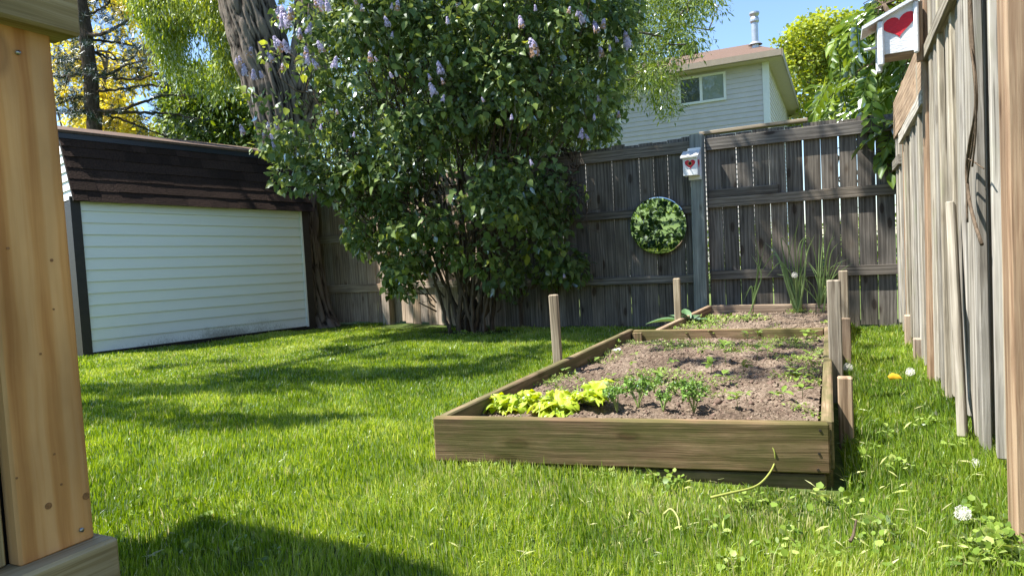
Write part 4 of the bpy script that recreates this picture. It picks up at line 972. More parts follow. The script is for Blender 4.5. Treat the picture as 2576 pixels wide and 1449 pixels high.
g3 = np.random.default_rng(9).uniform(size=len(lx)); ok &= ~((lx < 850) & (ly < 300) & (g3 < np.clip((870-lx)/110, 0, 1)*.88)); ok &= ~((lx < 800) & (ly > 290) & (ly < 400) & (g3 < .45))
CL = CL[ok]; print('lilac clumps', len(CL))
P, d, n, sc, rn = clump_leaves(CL, .175, 27, droop=.6, outw=.55, up=.5, seed=33, size=.064, svar=.5, colvar=.22)
xx, yy, _ = projN(P); edge = inpoly(xx, yy, [(x+(x-1100)*.03, y+(y-400)*.02) for x, y in LP])
P, d, n, sc, rn = P[edge], d[edge], n[edge], sc[edge], rn[edge]
warm = np.clip((820-xx[edge])/260, 0, 1)*.25; rn = np.clip(rn+warm, 0, 1)
scatter('foliage', P, d, n, sc, T_heart(), rn, G1, lil, 'stuff', n_parts=300)
g = np.random.default_rng(8)
low = CL[np.argsort(CL[:, 2])]
for i in range(26):
    a = g.uniform(0, 6.28); b0 = lb+np.array([math.cos(a)*.34*g.uniform(.2, 1), math.sin(a)*.16, 0])
    tgt = CL[g.integers(len(CL))]; tgt = tgt.copy()
    up_ = b0+np.array([(tgt[0]-b0[0])*.28, (tgt[1]-b0[1])*.3, .9+g.uniform(-.1, .4)])
    m_ = MB(); c = curve([b0-np.array([0, 0, .05]), b0*.6+up_*.4+g.normal(0, .02, 3), up_, (up_+tgt)/2+np.array([0, 0, .12]), tgt], 22)
    m_.tube(wob(c, .008, i), np.linspace(g.uniform(.016, .032), .006, len(c)), 8)
    m_.build('stem', M_twig, lil, True)
m_ = MB()
for i in range(220):
    tgt = CL[g.integers(len(CL))]; base = lb+(tgt-lb)*g.uniform(.45, .75)+np.array([0, 0, -.05]); branch_to(m_, base, tgt, .009, .003, i, sag=.08, n=8, sides=4, amp=.2)
# bare dead twigs low on the left and on the right
for (x0, y0_, x1, y1_) in [(1010, 470, 850, 395), (980, 440, 800, 445), (1000, 480, 860, 500), (960, 430, 820, 380), (1030, 500, 900, 470), (1420, 380, 1480, 520), (1400, 420, 1470, 560), (1380, 400, 1430, 500), (1330, 430, 1440, 480), (1040, 420, 900, 440), (1050, 540, 870, 440)]:
    for k in range(4):
        a = dp(x0, y0_, 7.2); b = dp(x1+g.uniform(-40, 40), y1_+g.uniform(-40, 40), 6.9); branch_to(m_, a, b, .010, .002, k+int(x0), sag=.1*g.uniform(-1, 1.5), n=10, sides=4, amp=.25)
m_.build('twigs', M_twig, lil, True)['kind'] = 'stuff'
# flower clusters
def panicle(seed, brown=0.0):
    g = np.random.default_rng(seed); n = 120; t = g.uniform(0, 1, n); r = .30*(1-t)**.7+.05; a = g.uniform(0, 6.28, n)
    P = np.stack([np.cos(a)*r, np.sin(a)*r, t*1.15], 1)+g.normal(0, .03, (n, 3)); o = norm(np.stack([np.cos(a), np.sin(a), t*.8], 1)); tn = norm(np.cross(o, g.normal(size=(n, 3))))
    rn = np.clip(g.normal(.45, .2, n), 0, .8)
    b = (t < brown) & (g.uniform(size=n) < .8); rn[b] = 1.0
    V, Tt = np.array([(-.5, -.5, 0), (.5, -.5, .1), (.5, .5, 0), (-.5, .5, .1)]), np.array([(0, 1, 2), (0, 2, 3)])
    Rm_ = mats3(tn, o); VV = np.einsum('nij,kj->nki', Rm_, V)*.15+P[:, None]; FF = Tt[None]+np.arange(n)[:, None, None]*4
    return mesh_np('flower_cluster', VV.reshape(-1, 3), tris=FF.reshape(-1, 3), attrs={'rnd': np.repeat(rn, 4)}, mats=[G_flower])
PM = [panicle(1), panicle(2, .3), panicle(3, .55), panicle(4)]
FLW = [(717, 45, 26), (700, 38, 18), (735, 40, 20), (728, 58, 22), (712, 62, 20), (815, 14, 22), (800, 6, 18), (828, 22, 18), (775, 78, 18), (755, 90, 16), (714, 120, 20), (700, 112, 18), (728, 122, 20), (686, 148, 16), (712, 170, 14), (617, 182, 18), (640, 192, 16), (607, 152, 14), (626, 135, 16), (594, 156, 12), (660, 189, 14), (812, 123, 18), (772, 138, 18), (774, 155, 16), (840, 163, 18), (800, 165, 16), (999, 20, 16), (985, 18, 12), (977, 58, 16), (911, 22, 14), (898, 5, 14), (985, 88, 10), (987, 190, 12), (949, 150, 10), (933, 148, 16), (1127, 54, 14), (1110, 176, 20), (1083, 195, 14), (1117, 205, 14), (1094, 230, 20), (1113, 249, 14), (1313, 60, 18), (1349, 126, 28), (807, 321, 11), (676, 315, 12), (698, 321, 12), (664, 343, 12), (687, 345, 12), (690, 365, 12), (613, 331, 16), (850, 283, 10), (890, 340, 10), (1287, 296, 12), (1217, 252, 10), (1430, 28, 14), (1468, 50, 18), (1452, 35, 14), (1502, 72, 18), (1515, 66, 16), (1581, 110, 24), (1553, 100, 12), (1575, 87, 12), (1515, 135, 16), (1534, 123, 12), (1507, 249, 13), (1539, 243, 10), (1556, 290, 14), (1495, 296, 12), (1461, 340, 16), (1480, 346, 13), (1551, 339, 10), (1339, 410, 12), (1348, 22, 12), (1420, 695, 10)]
for i, (x, y, s) in enumerate(FLW):
    t = min(1, float(polydist(np.array([x*1.]), np.array([y*1.]), LP)[0])/170.0) if inpoly(np.array([x]), np.array([y]), LP)[0] else 0
    D = 6.35+1.25*(1-math.sqrt(t))-.16; c = dp(x, y+s*.5, D); S_ = s*(1.35 if s > 15 else 1.05)/FPX*D
    ax = Vector((R.uniform(-.4, .4), R.uniform(-.5, .1), 1)).to_track_quat('Z', 'Y').to_matrix().to_4x4()
    link('flower_cluster', PM[i % 4], None, lil, Matrix.Translation(Vector(c)) @ ax @ Matrix.Scale(float(S_), 4))

# ------------------------------------------------------------------ pine
PD = 13.0
pine = thing('pine_tree', dp(250, 800, PD)*np.array([1, 1, 0]), 'dark pine with a bare scaly trunk and long thin branches, rising behind the shed', 'tree')
m_ = MB(); pth = curve([dp(250, 820, PD), dp(244, 450, PD), dp(238, 335, PD), dp(231, 230, PD), dp(222, 140, PD), dp(212, 60, PD), dp(201, -40, PD), dp(190, -220, PD)], 40)
m_.tube(wob(pth, .012, 1), np.linspace(.15, .10, len(pth)), 16); m_.build('trunk', M_pinebark, pine, True)
BR_ = [[(213, 90), (262, 84), (310, 60), (350, 33), (372, 0)], [(226, 195), (280, 185), (330, 160), (432, 145)], [(236, 285), (330, 284), (416, 287), (517, 302)], [(236, 282), (320, 272), (405, 243), (486, 241)],
       [(227, 192), (330, 200), (402, 185), (454, 168)], [(218, 100), (300, 108), (370, 125), (433, 132)], [(300, 400), (367, 385), (409, 374), (468, 346)], [(216, 85), (180, 76), (140, 62)], [(228, 188), (190, 190), (150, 196)],
       [(236, 283), (200, 282), (150, 288)], [(208, 40), (260, 20), (290, -20)], [(210, 60), (180, 30), (150, 10)], [(222, 150), (180, 150), (140, 160)], [(236, 282), (300, 300), (380, 330), (420, 345)], [(234, 240), (180, 250), (150, 262)],
       [(220, 120), (270, 145), (330, 150), (350, 120)], [(234, 230), (300, 225), (380, 215), (430, 225)], [(205, 0), (250, -20), (330, -30)]]
tw = MB(); nd = []; g = np.random.default_rng(12)
for bi, b in enumerate(BR_):
    c = curve([dp(x, y, PD+(.0 if k == 0 else g.uniform(-.5, .5))) for k, (x, y) in enumerate(b)], 24); m_ = MB()
    m_.tube(wob(c, .01, bi), np.linspace(.04 if bi in (2, 3, 0, 1) else .028, .010, len(c)), 7); m_.build('branch', M_pinebark, pine, True)
    for k in range(16):
        s0_ = c[g.integers(4, len(c))]; e = s0_+g.normal(0, .26, 3)*np.array([1, 1, .8]); branch_to(tw, s0_, e, .008, .003, bi*50+k, sag=.05, n=6, sides=4, amp=.3)
        if g.uniform() < (.92 if b[-1][0] < 210 else .5): nd += [e, e+(s0_-e)*.35, e+(s0_-e)*.7]
    nd.append(c[-1])
for k in range(60): nd.append(dp(g.uniform(145, 235), g.uniform(95, 215), PD+g.uniform(-.5, .5)))
for k in range(26): nd.append(dp(g.uniform(250, 320), g.uniform(30, 100), PD+g.uniform(-.5, .5)))
for k in range(24): nd.append(dp(g.uniform(300, 430), g.uniform(110, 175), PD+g.uniform(-.5, .5)))
for k in range(26): nd.append(dp(g.uniform(400, 520), g.uniform(300, 380), PD+g.uniform(-.3, .5)))
tw.build('twigs', M_pinebark, pine, True)['kind'] = 'stuff'
nd = np.array(nd); per = 46; C_ = np.repeat(nd, per, 0); o_ = norm(g.normal(size=C_.shape)+[0, 0, .25])
V = np.array([(-.018, 0, 0), (.018, 0, 0), (0, 1, 0)]); scatter('needles', C_, o_, norm(g.normal(size=C_.shape)), g.uniform(.09, .16, len(C_)), (V, np.array([(0, 1, 2)])), g.uniform(0, 1, len(C_)), G_pine, pine, 'stuff')

# ------------------------------------------------------------------ background trees
def bgtree(name, label, poly, n, d0, d1, seed, mat, tmpl, size, r, per, thin=.35, freq=.9, base=None, droop=.4, tr=.16, nb=14, trunkmat=None, group=None, hang=0.0, bulge=0.0):
    cx_ = sum(p[0] for p in poly)/len(poly) if base is None else base; D = (d0+d1)/2
    b = dp(cx_, 620, D); b[2] = 0
    t = thing(name, b, label, 'tree', group)
    C = cloud(poly, n, d0, d1, seed, thin, freq, bulge=bulge)
    P, dd, nn, sc, rn = clump_leaves(C, r, per, droop=droop, seed=seed+1, size=size, hang=hang)
    scatter('crown', P, dd, nn, sc, tmpl, rn, mat, t, 'stuff')
    g = np.random.default_rng(seed+2); zt_ = np.percentile(C[:, 2], 60); top = C.mean(0); top[2] = zt_
    m_ = MB(); c = curve([b-np.array([0, 0, .1]), b+(top-b)*.4+g.normal(0, .1, 3), top], 18); m_.tube(c, np.linspace(tr, tr*.35, len(c)), 12); m_.build('trunk', trunkmat or M_trunk, t, True)
    m_ = MB()
    for i in range(nb):
        e = C[g.integers(len(C))]; s_ = c[g.integers(len(c)//3, len(c))]; branch_to(m_, s_, e, tr*.3, .012, seed+i, sag=.12, n=12, sides=5, amp=.12)
    for i in range(nb*5):
        e = C[g.integers(len(C))]; q_ = C[np.argsort(((C-e)**2).sum(1))[min(len(C)-1, 12)]]; branch_to(m_, q_, e, .02, .006, seed+i, sag=.05, n=6, sides=4, amp=.2)
    m_.build('branches', trunkmat or M_trunk, t, True)['kind'] = 'stuff'
    return t
bgtree('golden_tree', 'golden yellow lacy tree glowing behind the dark pine', [(120, -60), (330, -40), (400, 50), (440, 110), (400, 190), (330, 240), (350, 290), (420, 345), (300, 380), (130, 360)], 420, 17, 20, 50, G_yellow, T_oval(), .12, .30, 30, thin=.50, freq=.9, tr=.12, base=180)
bgtree('leafy_tree', 'light green leafy tree between the pine and the old tree, above the shed', [(410, 290), (430, 220), (470, 180), (540, 190), (560, 160), (640, 200), (680, 330), (700, 400), (560, 430), (430, 410)], 520, 14, 17, 60, G_green, T_oval(), .12, .33, 40, thin=.36, freq=.8, tr=.13)
bgtree('leafy_tree', 'broad fresh green tree behind the lilac, its sprays hanging before the house', [(760, -80), (1780, -80), (1815, 30), (1730, 45), (1765, 110), (1700, 120), (1660, 150), (1715, 175), (1695, 200), (1640, 170), (1660, 215), (1695, 262), (1668, 272), (1610, 225), (1580, 240), (1520, 300), (1480, 330), (1300, 460), (820, 460), (740, 330)], 1300, 11.5, 15.5, 70, G_green, T_narrow(), .10, .36, 80, thin=.33, freq=.8, tr=.2, base=1250, droop=.5, nb=30)
bgtree('maple_tree', 'yellow-green young maple right of the house roof', [(1935, 110), (1985, 85), (2010, 60), (2060, 30), (2130, 45), (2250, 55), (2300, 150), (2300, 330), (1990, 330), (1980, 220)], 520, 24, 28, 80, G_yg, T_round(), .11, .36, 56, thin=.45, freq=.8, tr=.14, base=2110)
# low hedge seen through the board gaps
m0 = np.stack([rng.uniform(-9, 4, 260), rng.uniform(11.5, 12.6, 260), rng.uniform(.1, 1.15, 260)], 1)
P, d, n, sc, rn = clump_leaves(m0, .3, 40, seed=91, size=.09)
hd = thing('hedge', (-2.5, 12, 0), 'low green hedge in the neighbouring garden behind the back fence', 'hedge')
scatter('foliage', P, d, n, sc, T_oval(), rn, G_green, hd, 'stuff')

# ------------------------------------------------------------------ compound-leaved tree over the fence corner
def compound(seed):
    g = np.random.default_rng(seed); V, T = [], []; k = 0; ov, ot = T_oval(); npair = 4
    def put(p, d, s):
        nonlocal k
        Rm_ = mats3(np.array(d)[None], np.array([[0, 0, 1.0]])+g.normal(0, .2, (1, 3)))[0]; vv = (ov*[.85, 1, 1.6]) @ Rm_.T*s+np.array(p); V.append(vv); T.append(ot+k); k += len(ov)
    for j in range(npair):
        t = .25+.2*j; z = -.25*t*t
        for sg in (-1, 1): put((0, t, z), (sg, .75, -.35+g.uniform(-.2, .2)), .42*(1-.12*abs(j-1.5)))
    put((0, 1.0, -.25), (0, 1, -.5), .46)
    st_ = np.array([(-.012, 0, 0), (.012, 0, 0), (.008, 1.0, -.25), (-.008, 1.0, -.25), (0, .5, -.06)]); V.append(st_); T.append(np.array([(0, 1, 4), (4, 1, 2), (4, 2, 3), (0, 4, 3)])+k)
    V = np.concatenate(V); return mesh_np('leaf', V, tris=np.concatenate(T), attrs={'rnd': np.full(len(V), g.uniform(.1, .9))}, mats=[G_ash], smooth=True)
CM = [compound(s) for s in range(6)]
AP = [(2050, 250), (2080, 200), (2120, 180), (2070, 130), (2110, 85), (2170, 30), (2230, -20), (2360, -60), (2400, 60), (2345, 180), (2325, 260), (2290, 300), (2275, 400), (2255, 330), (2215, 300), (2130, 290), (2060, 290)]
ab = np.array([.95, 7.6, 0])
ash = thing('compound_leaved_tree', ab, 'overhanging tree with long drooping compound leaves behind the far fence corner', 'tree')
CA = cloud(AP, 285, 6.3, 7.8, 101)
lowb = [dp(x, y, 6.0) for x, y in [(2225, 390), (2235, 350), (2215, 320), (2262, 400), (2250, 370), (2240, 330), (2268, 340), (2230, 300), (2190, 280), (2248, 310), (2272, 380)]]
CA = np.concatenate([CA, lowb]); g = np.random.default_rng(3)
hub = [ab+np.array([-.1, -.1, 1.9]), ab+np.array([-.3, -.3, 2.5]), ab+np.array([-.5, -.1, 3.0]), ab+np.array([-.1, -.6, 3.2])]
m_ = MB(); c = curve([ab, hub[0], hub[1], hub[2]], 16); m_.tube(c, np.linspace(.07, .02, len(c)), 10); m_.build('trunk', M_twig, ash, True)
m_ = MB(); branch_to(m_, hub[1], hub[3], .03, .015, 2, n=8)
for i, c in enumerate(CA):
    hb = min(hub, key=lambda q: np.linalg.norm(q-c)); out_d = norm(c-hb)
    if i % 9 == 0 and c[2] < 3.3: branch_to(m_, hb, c, .009, .003, i, sag=.12, n=8, sides=4, amp=.08)
    dd = norm(out_d*.8+g.normal(0, .5, 3)+np.array([-.25, -.1, -.45])); nn = norm(np.array([0, 0, 1.])+g.normal(0, .35, 3)); Rm_ = mats3(dd[None], nn[None])[0]; s_ = g.uniform(.27, .38)
    M = Matrix.Identity(4)
    for a in range(3):
        for b in range(3): M[a][b] = float(Rm_[a][b]*s_)
        M[a][3] = float(c[a]-dd[a]*s_*.5)
    link('leaf', CM[i % 6], None, ash, M)
m_.build('branches', M_twig, ash, True)

# ------------------------------------------------------------------ grass
def in_quad(x, y, pts): return inpoly(x, y, [(float(p[0]), float(p[1])) for p in pts])
BEDQ = [FL+[-.005, -.01, 0], FR+[.045, -.01, 0], BR+[.02, 0, 0], BL+[-.005, 0, 0]]
BED2Q = [F2L+[-.02, 0, 0], F2R+[.03, 0, 0], B2R+[.02, 0, 0], B2L+[-.02, 0, 0]]
SHQ = [SP(-.1, .02, 0), SP(SL+.1, .02, 0), SP(SL+.1, -SDEP, 0), SP(-.1, -SDEP, 0)]
PSQ = [(-3, -1, 0), (PX+.05, -1, 0), (PX+.05, y1+.08, 0), (-3, y1+.08, 0)]
def lawn_mask(x, y):
    m = (y < YF-.02+np.where(x < xl, .55, 0)) & (x < XS+.05)
    for Q in (BEDQ, BED2Q, SHQ, PSQ): m &= ~in_quad(x, y, Q)
    m &= ~(((x-lb[0])/.55)**2+((y-lb[1])/.22)**2 < 1)
    tb = onY(790, 825, 7.1); m &= ~(((x-tb[0])/.6)**2+((y-tb[1])/.5)**2 < 1)
    return m
def blades(n, seed, xr, yr, dens):
    g = np.random.default_rng(seed); x = g.uniform(*xr, n); y = g.uniform(*yr, n)
    px_, py_, w = projN(np.stack([x, y, x*0], 1)); vis = (w > .3) & (px_ > -250) & (px_ < 2826) & (py_ < 1700)
    r = np.hypot(x, y); keep = g.uniform(size=n) < np.where(vis, dens(r), .05)
    keep &= lawn_mask(x, y); return x[keep], y[keep], r[keep]
AR = 12.5*11.0; DMAX = 19500
def dens(r): return np.clip(np.interp(r, [0, 2.0, 3.0, 4.5, 6.5, 9.5], [1, 1, .72, .46, .30, .2]), 0, 1)
gx_, gy_, gr_ = blades(int(AR*DMAX), 77, (-10.5, 2.0), (-3.5, 7.5), dens)
g = np.random.default_rng(78); n = len(gx_); print('blades', n)
pn = vnoise(np.stack([gx_*1.6, gy_*1.6, gx_*0+3], 1)); pn2 = vnoise(np.stack([gx_*6, gy_*6, gx_*0+8], 1))
h = (.027+.017*pn+.016*pn2+g.uniform(-.008, .012, n))*np.interp(gr_, [1.6, 3.2, 6], [1.0, .8, .72])
h = np.where((gx_ > -.6) & (gx_ < FR[0]+.03) & (gy_ > 2.15), h*.55, h); edge_long = np.exp(-np.maximum(0, (XS-.02-gx_))/.10)*.03+np.where((np.abs(gx_-(BR[0]+.08)) < .09) & (gy_ > FR[1]), .03, 0)
h = h+edge_long*g.uniform(0, 1.5, n); h *= np.where(g.uniform(size=n) < .04, 1.5, 1)
wd = (.0014+.0008*g.uniform(size=n))*np.interp(gr_, [1.5, 3, 5, 9], [.9, 1.25, 1.9, 2.8])
a = g.uniform(0, 2*np.pi, n); flow = vnoise(np.stack([gx_*2.2+20, gy_*2.2, gx_*0], 1))*9
la = flow+g.normal(0, 1.5, n); lean = g.gamma(2.0, .17, n)*(.5+.9*pn2)
flat = g.uniform(size=n) < .10; lean[flat] *= 2.6
lean = np.clip(lean, 0, 2.2)
B = np.stack([gx_, gy_, gh(gx_, gy_)-.004], 1); ld2 = np.stack([np.cos(la), np.sin(la), la*0], 1); sd2 = np.stack([np.cos(a), np.sin(a), a*0], 1)
def along(t):
    th_ = lean*t*.75; return B+ld2*(h*t*np.sin(th_))[:, None]+np.array([0, 0, 1.])*(h*t*np.cos(th_))[:, None]
V = np.stack([B-sd2*wd[:, None], B+sd2*wd[:, None], along(.55)-sd2*(wd*.8)[:, None], along(.55)+sd2*(wd*.8)[:, None], along(1.0)], 1)
rnd = np.clip(.42+(vnoise(np.stack([gx_*.8+30, gy_*.8, gx_*0+6], 1))-.5)*.45+(pn-.5)*.5+(pn2-.5)*.35+g.normal(0, .2, n)+.04, .02, .89)
dry = g.uniform(size=n) < (.035+.10*np.clip(vnoise(np.stack([gx_*.9+7, gy_*.9, gx_*0+1], 1))*2-1, 0, 1)+.20*np.exp(-np.abs(gy_-(FL[1]-.12))/.12)*(gx_ > FL[0])*(gx_ < FR[0])); rnd[dry] = g.uniform(.92, 1, dry.sum())
i5 = np.arange(n)[:, None]*5
T1 = np.concatenate([i5+np.array([[0, 1, 3]]), i5+np.array([[0, 3, 2]]), i5+np.array([[2, 3, 4]])], 0)
me = mesh_np('grass', V.reshape(-1, 3), tris=T1, attrs={'rnd': np.repeat(rnd, 5)})
tag(link('grass', me, G_grass), 'short sunlit green grass covering the lawn between shed, fence and beds', 'grass', kind='stuff')
# clippings and broad weeds
def spots(n, poly, seed):
    g = np.random.default_rng(seed); P = []
    xs = [p[0] for p in poly]; ys = [p[1] for p in poly]
    while len(P) < n:
        x, y = g.uniform(min(xs), max(xs)), g.uniform(min(ys), max(ys))
        if inpoly(np.array([x]), np.array([y]), poly)[0]:
            p = ground(x, y)
            if lawn_mask(np.array([p[0]]), np.array([p[1]]))[0]: P.append(p)
    return np.array(P)
Pc = np.concatenate([spots(70, [(240, 1150), (1000, 1150), (1060, 1449), (300, 1449)], 1), spots(130, [(1080, 1150), (2200, 1210), (2280, 1449), (1050, 1449)], 2), spots(60, [(2120, 900), (2330, 900), (2560, 1449), (2150, 1449)], 3)])
g = np.random.default_rng(5); Pc[:, 2] += g.uniform(.015, .045, len(Pc)); dd = norm(np.stack([g.normal(size=len(Pc)), g.normal(size=len(Pc)), g.normal(0, .35, len(Pc))], 1))
Vn = np.array([(-.018, 0, 0), (.018, 0, 0), (.16, 1, .05), (.14, 1, .05), (0, .5, .12)]); 
scatter('clippings', Pc, dd, norm(g.normal(0, .5, (len(Pc), 3))+[0, 0, 1]), g.uniform(.02, .05, len(Pc)), (Vn, np.array([(0, 1, 4), (1, 2, 4), (2, 3, 4), (3, 0, 4)])), g.uniform(0, 1, len(Pc)), G_straw).name = 'grass_clippings'
o = bpy.data.objects['grass_clippings']; tag(o, 'pale dry grass clippings strewn over the near lawn', 'clippings', kind='stuff')
Pw = np.concatenate([spots(22, [(1700, 1290), (2200, 1240), (2250, 1449), (1750, 1449)], 4), spots(20, [(2080, 900), (2350, 890), (2500, 1449), (2150, 1449)], 6), spots(25, [(300, 1150), (900, 1200), (900, 1449), (300, 1449)], 7), spots(34, [(2440, 1290), (2575, 1340), (2575, 1449), (2420, 1449)], 9),
                     spots(24, [(1100, 1150), (1700, 1190), (1700, 1240), (1100, 1200)], 10), spots(30, [(1150, 838), (1300, 838), (1300, 850), (1150, 850)], 12)])
C_ = Pw+[0, 0, .035]; P, d, n_, sc, rn = clump_leaves(C_, .04, 9, droop=-.05, outw=1.2, up=1.2, seed=14, size=.019, flat=.35)
tag(scatter('lawn_weeds', P, d, n_, sc, T_round(), rn, G_weed), 'small broad-leaved weeds sprinkled through the lawn', 'weeds', kind='stuff')

# ------------------------------------------------------------------ plants in the beds
def ruffle_leaf(L_, Wd, seed, ruf=.18, curl=.5, nu=17, nv=13, f=5):
    g = np.random.default_rng(seed); u, v = np.meshgrid(np.linspace(-1, 1, nu), np.linspace(0, 1, nv)); ph = g.uniform(0, 6, 4)
    wv = Wd*(np.sin(np.pi*np.clip(v*.86+.10, 0, 1))**.55)*(.35+.65*np.clip(v*2.2, 0, 1)); x = u*wv*(1+.12*np.sin(v*21+ph[0]+u*2))
    e = np.abs(u)**1.6; tipf = np.clip(v*1.3-.2, 0, 1)
    z = ruf*L_*(e*np.sin(v*f*3.1+ph[1]+np.sign(u)*ph[2])+.5*tipf*np.sin(u*8+ph[3]))*np.clip(v*1.8, 0, 1)+.05*L_*np.sin(u*13+v*17+ph[0])*v+.25*np.abs(u)*wv
    y = v*L_*(1-.05*u*u)+.03*L_*np.sin(u*11+ph[2])*tipf
    ang = curl*v*v; Y = y*np.cos(ang)-z*0; Z = z-y*np.sin(ang)*.6
    ii = (np.arange(nv-1)[:, None]*nu+np.arange(nu-1)[None]).ravel(); q = np.stack([ii, ii+1, ii+nu+1, ii+nu], 1)
    return mesh_np('leaf', np.stack([x.ravel(), Y.ravel(), Z.ravel()], 1), quads=q, smooth=True, mats=[G_lettuce])
LM = [ruffle_leaf(1, .42, s, ruf=.13, curl=.5+.1*s) for s in range(5)]
def rosette(name, p, label, cat, meshes, n, sz, elev, seed, group=None, part='leaf', mat=None):
    g = random.Random(seed); t = thing(name, p, label, cat, group)
    for i in range(n):
        a = 6.2832*i/n*1.618+g.uniform(-.3, .3); e = g.uniform(*elev); s_ = sz*g.uniform(.75, 1.15)
        M = Matrix.Translation(Vector(p)) @ Matrix.Rotation(a, 4, 'Z') @ Matrix.Rotation(e, 4, 'X') @ Matrix.Rotation(g.uniform(-.3, .3), 4, 'Y') @ Matrix.Scale(s_, 4)
        o = link(part, meshes[g.randrange(len(meshes))], None, t, M)
    return t
for (x, y, n_, s_, lab) in [(1275, 1032, 11, .105, 'frilly bright green lettuce at the front left corner of the bed'), (1335, 1022, 10, .10, 'frilly lettuce squeezed between two larger lettuces, second from the left'), (1410, 1040, 14, .125, 'widest frilly lettuce just behind the front board'), (1488, 1030, 11, .125, 'tall frilly lettuce, rightmost of the lettuce row')]:
    p = soil_at(x, y); rosette('lettuce', p-np.array([0, 0, .005]), lab, 'lettuce', LM, n_, s_*1.12, (.35, 1.25), x, 'frilly lettuces in the front row')
def kale(x, y, h_, seed, label):
    g = np.random.default_rng(seed); p = soil_at(x, y); t = thing('kale_plant', p, label, 'kale', 'curly kale seedlings in the bed')
    for i in range(6):
        a = g.uniform(0, 6.28); e = p+np.array([math.cos(a)*h_*.35, math.sin(a)*h_*.35, h_*g.uniform(.55, 1)]); m_ = MB()
        m_.tube(curve([p, p*.6+e*.4+[0, 0, .01], e], 8), [.0028]*7+[.0016], 5); m_.build('stem', G_stemgreen, t, True)
        C_ = e+g.normal(0, h_*.09, (5, 3)); P, d, n_, sc, rn = clump_leaves(C_, h_*.10, 14, droop=-.1, outw=1, up=.4, seed=seed+i, size=h_*.10)
        scatter('leaf', P, d, n_, sc, T_round(), rn, G_kale, t)
for i, (x, y, h_) in enumerate([(1555, 1042, .10), (1607, 1030, .12), (1668, 1044, .075), (1745, 1040, .12), (1645, 995, .07), (1700, 1000, .06)]):
    kale(x, y, h_, 200+i, ['curly kale seedling right beside the lettuces', 'second curly kale seedling from the lettuces, tall and leggy', 'low curly kale tuft close to the front board', 'tallest curly kale seedling, standing alone by the front board', 'small curly kale behind the leggy one', 'small curly kale left of the tallest one'][i])
def ovalleaf(seed, w=.28, c=.4):
    nu, nv = 7, 9; u, v = np.meshgrid(np.linspace(-1, 1, nu), np.linspace(0, 1, nv)); x = u*w*np.sin(np.pi*np.clip(v*.93+.04, 0, 1))**.8; z = np.abs(u)*.09*np.sin(np.pi*v)-c*.5*v*v; y = v
    ii = (np.arange(nv-1)[:, None]*nu+np.arange(nu-1)[None]).ravel(); return mesh_np('leaf', np.stack([x.ravel(), y.ravel(), z.ravel()], 1), quads=np.stack([ii, ii+1, ii+nu+1, ii+nu], 1), smooth=True, attrs={'rnd': np.full(nu*nv, .35+.12*seed)}, mats=[G_weed])
OM = [ovalleaf(s, .26+.05*s, .3+.1*s) for s in range(3)]
# sprouting seedlings, each a plant of its own
SEED = [(1420, 940, .05), (1385, 955, .03), (1500, 905, .03), (1540, 960, .03), (1600, 905, .035), (1640, 885, .03), (1690, 930, .04), (1770, 905, .04), (1825, 975, .05), (1828, 930, .11), (1790, 950, .06), (1870, 950, .06), (1905, 910, .07), (1935, 915, .06), (1855, 1035, .05),
        (1830, 890, .06), (1880, 880, .08), (1730, 845, .05), (1790, 848, .04), (1905, 852, .05), (1960, 880, .04), (2005, 975, .08), (2020, 1000, .05), (1975, 1010, .04), (1945, 1000, .03), (1880, 1005, .035), (2050, 860, .07), (2030, 852, .06), (2062, 905, .05), (2040, 915, .05), (1560, 870, .03), (1585, 925, .035), (1655, 965, .04), (1735, 985, .03), (1760, 1010, .03), (1990, 940, .03), (2035, 955, .025), (1950, 840, .025), (1650, 855, .02), (1480, 985, .03)]
ROWS = [(0, 858, 'against the rear board'), (858, 898, 'in the rear third of the bed'), (898, 935, 'in the middle of the bed'), (935, 972, 'forward of the bed middle'), (972, 1002, 'in the front third of the bed'), (1002, 1100, 'nearest the front board')]
ORD = ['first', 'second', 'third', 'fourth', 'fifth', 'sixth', 'seventh', 'eighth', 'ninth', 'tenth', 'eleventh', 'twelfth']
def seedlabel(i):
    x, y, h_ = SEED[i]; ro = [r for r in ROWS if r[0] <= y < r[1]][0]; mates = sorted([s_[0] for s_ in SEED if ro[0] <= s_[1] < ro[1]]); k = mates.index(x)
    sz = 'tiny two-leaved' if h_ < .04 else ('small' if h_ < .06 else ('leafy' if h_ < .1 else 'tallest pointed'))
    return sz+' green seedling '+ro[2]+', '+ORD[k]+' from the left'
g = random.Random(4)
for i, (x, y, h_) in enumerate(SEED):
    p = soil_at(x, y); t = thing('seedling', p, seedlabel(i), 'seedling', 'seedlings sprouting in the nearer bed')
    m_ = MB(); top = p+np.array([g.uniform(-.008, .008), g.uniform(-.008, .008), h_]); m_.tube([p-np.array([0, 0, .01]), (p+top)/2, top], [.0016, .0014, .001], 5); m_.build('stem', G_stemgreen, t, True)
    nl = 3 if h_ < .04 else (6 if h_ < .08 else 9)
    for k in range(nl):
        f_ = 1-.55*(k//3)/max(1, nl/3); q_ = p+(top-p)*f_; a_ = g.uniform(0, 6.28)
        M = Matrix.Translation(Vector(q_)) @ Matrix.Rotation(a_, 4, 'Z') @ Matrix.Rotation(g.uniform(-.1, .7), 4, 'X') @ Matrix.Scale(g.uniform(.022, .040)*(1+h_*6), 4)
        link('leaf', OM[g.randrange(3)], None, t, M)
